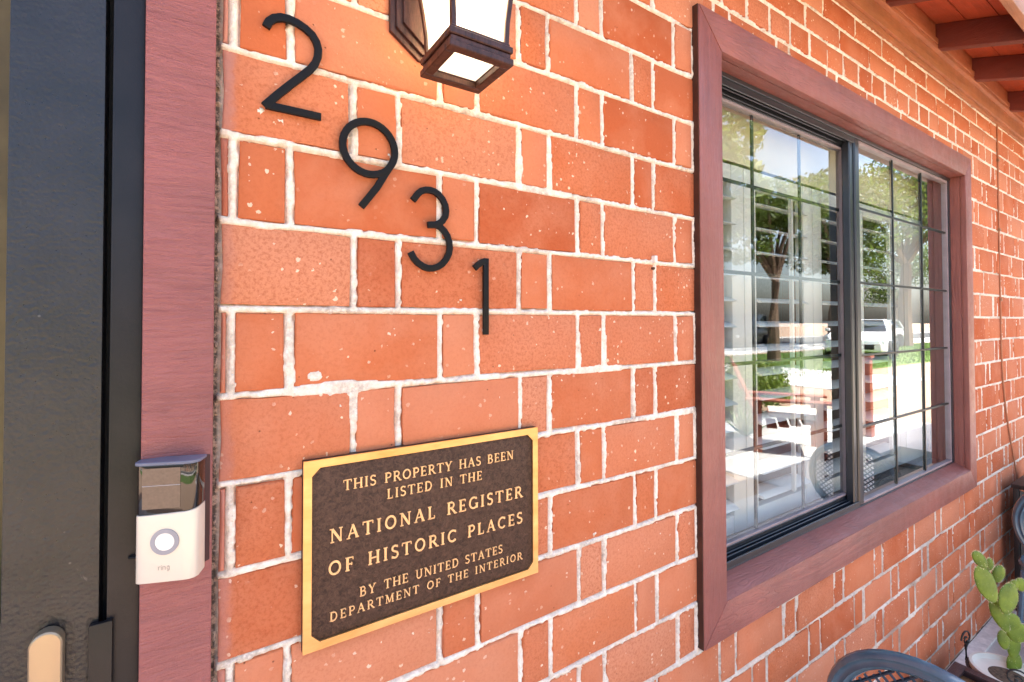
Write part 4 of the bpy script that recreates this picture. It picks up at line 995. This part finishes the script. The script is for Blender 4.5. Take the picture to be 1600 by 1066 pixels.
# grass blades
n = 26000; bx = RNG.uniform(0, 40, n); by = RNG.uniform(-10.4, -5.3, n); hh_ = RNG.uniform(.03, .07, n); a = RNG.uniform(0, 6.28, n)
V = np.zeros((n, 3, 3)); wx_ = np.cos(a)*.012; wy_ = np.sin(a)*.012
V[:, 0] = np.stack([bx-wx_, by-wy_, np.full(n, -.006)], 1); V[:, 1] = np.stack([bx+wx_, by+wy_, np.full(n, -.006)], 1); V[:, 2] = np.stack([bx+RNG.normal(0, .02, n), by+RNG.normal(0, .02, n), hh_], 1)
me = np_mesh('grass', V.reshape(-1, 3), np.arange(3*n).reshape(n, 3)); me.materials.append(LAWN); o = bpy.data.objects.new('grass', me); link(o)
tag(o, 'short green grass growing on the lawn across the yard', 'grass', kind='stuff')

# ================================================================== TREES and plants of the yard
def leafmat(name, c1, c2):
    m = NM(name); r_ = m.n('ShaderNodeNewGeometry').outputs['Random Per Island']
    col = m.mix(r_, c1, c2); m.out(col, .55)
    tr = m.n('ShaderNodeBsdfTranslucent'); m.l(m.mix(.5, col, (.35, .5, .06)), tr.inputs[0]); mx = m.n('ShaderNodeMixShader'); mx.inputs[0].default_value = .32
    o_ = [x for x in m.t.nodes if x.type == 'OUTPUT_MATERIAL'][0]; m.l(m.b.outputs[0], mx.inputs[1]); m.l(tr.outputs[0], mx.inputs[2]); m.l(mx.outputs[0], o_.inputs[0]); return m.m
LEAF_A = leafmat('olive_leaves', (.05, .085, .02), (.12, .17, .035)); LEAF_B = leafmat('bright_leaves', (.09, .15, .02), (.22, .28, .045)); LEAF_C = leafmat('dark_leaves', (.018, .036, .012), (.05, .08, .02))
BARK = plain('tree_bark', (.14, .09, .06), .9, 0, .4, 15, .6)
def leaves(name, mat, parent, centers, radii, n, size):
    c = np.array(centers); r_ = np.array(radii); idx = RNG.integers(0, len(c), n)
    d = RNG.normal(0, 1, (n, 3)); d /= np.linalg.norm(d, axis=1)[:, None]; d *= (RNG.uniform(.35, 1, n)**.5)[:, None]
    p = c[idx]+d*r_[idx][:, None]*np.array([1, 1, .8])
    u = RNG.normal(0, 1, (n, 3)); u /= np.linalg.norm(u, axis=1)[:, None]; w_ = np.cross(u, RNG.normal(0, 1, (n, 3))); w_ /= np.linalg.norm(w_, axis=1)[:, None]
    s_ = (size*RNG.uniform(.6, 1.3, n))[:, None]
    V = np.stack([p-u*s_, p-w_*s_*.45, p+u*s_, p+w_*s_*.45], 1).reshape(-1, 3)
    me = np_mesh(name, V, np.arange(4*n).reshape(n, 4)); me.materials.append(mat); o = bpy.data.objects.new(name, me); link(o, parent); o.matrix_parent_inverse = PINV(parent); return o
def tree(x, y, h, rad, mat, label, n=9000, lean=0):
    t = thing('tree', label, 'tree', (x, y, 0), 'trees across the yard reflected in the window')
    rg = random.Random(int(x*100+y)); th_ = h*.42
    mb = MB(); mb.tube([(x, y, -.1), (x+.1*lean, y, th_*.5), (x+.3*lean, y+.1, th_)], [h*.035, h*.028, h*.022], 8)
    cs = []; rs = []
    for k in range(11):
        a = rg.uniform(0, 6.28); rr = rad*rg.uniform(.2, .78); zz_ = h*rg.uniform(.5, .93); c = (x+rr*math.cos(a), y+rr*math.sin(a), zz_)
        cs.append(c); rs.append(rad*rg.uniform(.25, .5)); mb.tube([(x+.3*lean, y+.1, th_), ((x*.6+c[0]*.4), (y*.6+c[1]*.4), (th_+zz_)/2), c], [h*.015, h*.009, h*.004], 5)
    mb.build('trunk', BARK, t, smooth=True); leaves('crown', mat, t, cs, rs, n, .07+h*.006)
tl = ['tall loose olive tree on the lawn reflected in the left pane', 'broad dark green tree behind the parked dark car', 'bright yellow green tree on the far side of the street', 'small leafy tree near the lawn reflected at the left of the window',
      'dark tree reflected at the left of the right pane', 'tall pale tree at the far end of the street', 'round dark tree beyond the white car', 'olive tree by the drive reflected beside the meeting stile', 'spreading olive tree reflected high in the right pane']
for (x, y, h, rad, mt, nn), lb in zip(((9.6, -7.0, 7.6, 2.6, LEAF_A, 9000), (27, -23, 8.5, 4.4, LEAF_C, 11000), (20, -22.5, 6, 3.4, LEAF_B, 9000), (8.2, -5.6, 5.0, 1.3, LEAF_B, 7000), (25.5, -9.8, 8.5, 3.2, LEAF_C, 12000), (33, -24, 10, 4, LEAF_A, 8000), (52, -16, 8, 5, LEAF_C, 8000),
      (17.3, -8.3, 6.6, 2.1, LEAF_A, 8000), (34, -9.8, 11, 4.5, LEAF_C, 14000)), tl):
    tree(x, y, h, rad, mt, lb, nn)
for (x, y, h, rad, mt, lb) in ((2, -24, 7.5, 4, LEAF_A, 'olive tree straight across the street from the door'), (-9, -22, 8, 4, LEAF_C, 'dark tree across the street to the left of the door'), (10.5, -24, 7, 3.6, LEAF_A, 'olive tree across the street between its two neighbours')):
    tree(x, y, h, rad, mt, lb, 5000)
def bush(x, y, r_, h, mat, label, n=2600):
    t = thing('bush', label, 'bush', (x, y, 0), 'bushes on the gravel yard')
    mb = MB()
    for k in range(6): a = k*1.05; mb.tube([(x, y, -.03), (x+r_*.4*math.cos(a), y+r_*.4*math.sin(a), h*.7)], [.018, .007], 5)
    mb.build('stem', BARK, t); cs = [(x+r_*.45*math.cos(k*1.3), y+r_*.45*math.sin(k*1.3), h*(.35+.09*(k % 4))) for k in range(8)]
    leaves('foliage', mat, t, cs, [r_*.5]*8, n, .035)
bush(7.15, -3.25, .55, .75, LEAF_B, 'yellow green bush on the gravel before the lawn, reflected low in the left pane')
bush(8.4, -4.0, .6, .9, LEAF_B, 'yellow green bush standing farther out beside the lawn')
bush(6.5, -3.3, .4, .55, LEAF_A, 'small olive bush nearest the agave')
# agave
ag = thing('agave', 'spiky grey green agave on the gravel reflected in the left pane', 'agave', (5.7, -2.55, 0))
for k in range(26):
    a = k*2.4; el = R(20+60*(k/26)); L_ = .34; d = Vector((math.cos(a)*math.cos(el), math.sin(a)*math.cos(el), math.sin(el))); s_ = Vector((-math.sin(a), math.cos(a), 0)); b0 = Vector((5.7, -2.55, .0))
    nrm = d.cross(s_); vs = [b0-s_*.02, b0+s_*.02, b0+d*L_*.5+s_*.026, b0+d*L_*.5-s_*.026, b0+d*L_+Vector((0, 0, .03)), b0+nrm*-.02, b0+d*L_*.5+nrm*-.016]
    MB().add(vs, [(0, 1, 2, 3), (3, 2, 4), (5, 0, 3, 6), (1, 5, 6, 2), (6, 3, 4), (2, 6, 4)]).build('leaf', plain('agave_leaf', (.14, .22, .07), .5) if k == 0 else bpy.data.materials['agave_leaf'], ag)

# wooden garden chair of the yard
REDWOOD = paint_wood('weathered_red_wood', (.36, .10, .05), (1, .1, 1), .6)
def garden_chair(x, y, rz, label):
    t = thing('wooden_armchair', label, 'garden chair', (x, y, 0), rz=rz); Mz = Matrix.Translation((x, y, 0)) @ Matrix.Rotation(rz, 4, 'Z')
    B = lambda nm, *a, M=None: MB().box(*a, M=Mz @ M if M is not None else Mz).build(nm, REDWOOD, t, bevel=.004, seg=1)
    for sx_ in (-.29, .25): B('leg', sx_, sx_+.04, -.36, -.27, 0, .55); B('leg', sx_, sx_+.04, .22, .30, 0, .55); B('arm_rest', sx_-.05, sx_+.09, -.42, .38, .551, .575)
    for k in range(5): B('seat_slat', -.245, .245, -.36+k*.11, -.36+k*.11+.095, .345-k*.022, .365-k*.022)
    Mt = Matrix.Translation((0, .22, .26)) @ Matrix.Rotation(R(-22), 4, 'X')
    for k in range(5): B('back_slat', -.245+k*.1, -.245+k*.1+.088, 0, .02, 0, .68+.05*(2-abs(k-2)), M=Mt)
    B('back_brace', -.26, .26, .021, .045, .45, .52, M=Mt)
garden_chair(5.45, -1.95, R(150), 'red brown slatted wooden garden chair on the patio reflected in the left pane')
cu = thing('sunlit_seat_pad', 'cream pad standing in for sunlight on the red brown garden chair', 'sunlit patch', (5.45, -1.95, .36)); Mq = Matrix.Translation((5.45, -1.95, 0)) @ Matrix.Rotation(R(150), 4, 'Z')
MB().box(-.235, .235, -.34, .16, .372, .43, M=Mq).build('sunlit_pad_body', plain('sunlit_seat_cream', (.75, .70, .62), .9), cu, bevel=.02, seg=3)  # added pale pad imitates sun falling on the chair seat
pt = thing('wooden_post', 'short red brown wooden post on the gravel reflected in the right pane', 'post', (6.9, -1.75, 0))
MB().box(6.86, 6.94, -1.79, -1.71, -.02, .95).build('shaft', REDWOOD, pt, bevel=.006)
MB().box(6.845, 6.955, -1.805, -1.695, .951, .98).build('cap', REDWOOD, pt, bevel=.006)
MB().box(6.85, 6.95, -1.80, -1.70, -.02, .16).build('base', REDWOOD, pt, bevel=.004)

# ================================================================== CARS
RUB = plain('tyre_rubber', (.02, .02, .02), .8); RIM = plain('alloy_rim', (.5, .5, .52), .3, .8); LIT = plain('headlight_glass', (.75, .78, .8), .15); RED = plain('tail_light', (.4, .02, .02), .2)
def car(x, y, rz, c, label, kind='suv'):
    t = thing('parked_car', label, 'car', (x, y, 0), rz=rz); Mz = Matrix.Translation((x, y, 0)) @ Matrix.Rotation(rz, 4, 'Z')
    P = plain('car_paint', c, .18, .1, .02, 2, 0, .8)
    Hh = 1.75 if kind == 'suv' else (2.3 if kind == 'van' else 1.45); L = 2.3; W = .93
    bt = 1.0 if kind != 'van' else 1.15
    def loft(secs, name, mat):
        mb = MB(); n = len(secs[0]); vs = [Mz @ Vector(p) for s_ in secs for p in s_]; fs = []
        for i in range(len(secs)-1):
            for k in range(n): fs.append((i*n+k, i*n+(k+1) % n, (i+1)*n+(k+1) % n, (i+1)*n+k))
        fs += [tuple(range(n)), tuple((len(secs)-1)*n+k for k in range(n))]; return mb.add(vs, fs).build(name, mat, t, bevel=.05, seg=3, ang=50)
    def sec(xx, w_, z0, z1): return [(xx, -w_, z0+.12), (xx, -w_*.96, z0), (xx, w_*.96, z0), (xx, w_, z0+.12), (xx, w_*1.0, z1-.22), (xx, w_*.93, z1), (xx, -w_*.93, z1), (xx, -w_*1.0, z1-.22)]
    loft([sec(-L, W*.86, .32, bt-.08), sec(-L+.25, W, .22, bt), sec(-.9, W, .2, bt+.02), sec(.9, W, .2, bt), sec(L-.35, W*.97, .22, bt-.12), sec(L, W*.82, .3, bt-.28)], 'body', P)
    xr, xf = (-2.15, .75) if kind != 'van' else (-2.2, 1.6)
    def cab(xx, w_, z): return [(xx, -w_, z), (xx, w_, z)]
    b0, b1 = bt-.02, Hh
    prof = [(xr, b0), (xr+.18, b1-.04), (xr+.6, b1), (xf-.75, b1), (xf, b0)] if kind != 'van' else [(xr, b0), (xr+.05, b1), (xf-.6, b1), (xf, b0)]
    mb = MB(); vs = []
    for a_, z in prof: w_ = W*.9 if z < b1-.2 else W*.74; vs.append(Mz @ Vector((a_, -w_, z)))
    for a_, z in prof: w_ = W*.9 if z < b1-.2 else W*.74; vs.append(Mz @ Vector((a_, w_, z)))
    n = len(prof); mb.add(vs, [tuple(range(n)), tuple(range(n, 2*n))]+[(i, (i+1) % n, n+(i+1) % n, n+i) for i in range(n)]); mb.build('cabin', CARGLASS, t, bevel=.04, seg=2)
    mb = MB(); mb.box(prof[1][0]+.05, prof[-2][0]+.05, -W*.73, W*.73, b1-.015, b1+.03, M=Mz); mb.build('roof', P, t, bevel=.02)
    for s_ in (-1, 1):
        for a_, z in ((prof[0], prof[1]), (prof[-1], prof[-2]), ((-.55, b0), (-.5, b1))):
            MB().tube([Mz @ Vector((a_[0], s_*W*.91, a_[1])), Mz @ Vector((z[0], s_*W*.75, z[1]))], .045, 6).build('pillar', P, t)
        MB().box(L-.30, L-.06, s_*.68-.16, s_*.68+.16, bt-.42, bt-.28, M=Mz).build('headlight', LIT, t, bevel=.02)
        MB().box(-L-.01, -L+.12, s_*.66-.12, s_*.66+.12, bt-.4, bt-.15, M=Mz).build('tail_light', RED, t, bevel=.02)
        MB().box(.62, .78, s_*(W+.07)-.08, s_*(W+.07)+.08, bt+.0, bt+.13, M=Mz).build('mirror', P, t, bevel=.02)
        for wx_ in (-1.4, 1.45):
            mb = MB(); pr = [(.345*math.cos(2*math.pi*k/24), .345*math.sin(2*math.pi*k/24)) for k in range(24)]
            mb.prism(pr, s_*W-.12, s_*W+.02, lambda a, b, d: Mz @ Vector((wx_+a, d, .345+b))); wh = mb.build('wheel', RUB, t, bevel=.015)
            pr2 = [(.21*math.cos(2*math.pi*k/16), .21*math.sin(2*math.pi*k/16)) for k in range(16)]
            MB().prism(pr2, s_*W+(.0205 if s_ > 0 else -.025), s_*W+(.025 if s_ > 0 else -.0205) if s_ > 0 else s_*W+.0, lambda a, b, d: Mz @ Vector((wx_+a, d if s_ > 0 else d, .345+b))).build('rim', RIM, wh)
    MB().box(L-.05, L+.03, -.55, .55, .38, .56, M=Mz).build('grille', RUB, t, bevel=.01)
    MB().box(L+.031, L+.04, -.24, .24, .40, .51, M=Mz).build('number_plate', LIT, t)
car(24.6, -14.0, R(170), (.015, .017, .02), 'dark car parked in the street reflected in the left pane')
car(22.5, -7.6, R(165), (.75, .75, .75), 'white car on the drive reflected in the right pane', 'saloon')
car(31.0, -10.6, R(184), (.7, .7, .7), 'white saloon farther along the street reflected at the right', 'saloon')

# ================================================================== HOUSES across the street
def street_house(x, y, W, D, c, label):
    t = thing('street_house', label, 'house', (x, y, 0), 'low houses across the street')
    wl = plain('stucco_wall', c, .9, 0, .06, 1); rf = plain('tile_roof', (.20, .11, .08), .9, 0, .3, 6, .4)
    MB().box(x-W/2, x+W/2, y-D, y, -.1, 2.9).build('wall', wl, t)
    MB().prism([(y+.6, 2.905), (y-D/2, 4.6), (y-D-.6, 2.905)], x-W/2-.5, x+W/2+.5, lambda a, b, d: (d, a, b)).build('roof', rf, t)
    for k in (-.34, -.12, .3):
        wx_ = x+k*W
        fr_ = MB().box(wx_-.8, wx_+.8, y+.002, y+.06, .95, 2.25).build('window', WHITEPAINT, t, bevel=.01)
        MB().box(wx_-.7, wx_-.03, y+.062, y+.07, 1.05, 2.15).build('pane', CARGLASS, fr_); MB().box(wx_+.03, wx_+.7, y+.062, y+.07, 1.05, 2.15).build('pane', CARGLASS, fr_)
    MB().box(x+.05*W, x+.05*W+.95, y+.002, y+.05, 0, 2.1).build('door', REDWOOD, t, bevel=.01)
street_house(14, -29, 15, 9, (.55, .45, .34), 'tan stucco house across the street behind the yellow green tree')
street_house(38, -30, 17, 9, (.62, .58, .50), 'cream stucco house across the street farther right')
street_house(-8, -29, 15, 9, (.5, .36, .28), 'reddish stucco house across the street to the left')
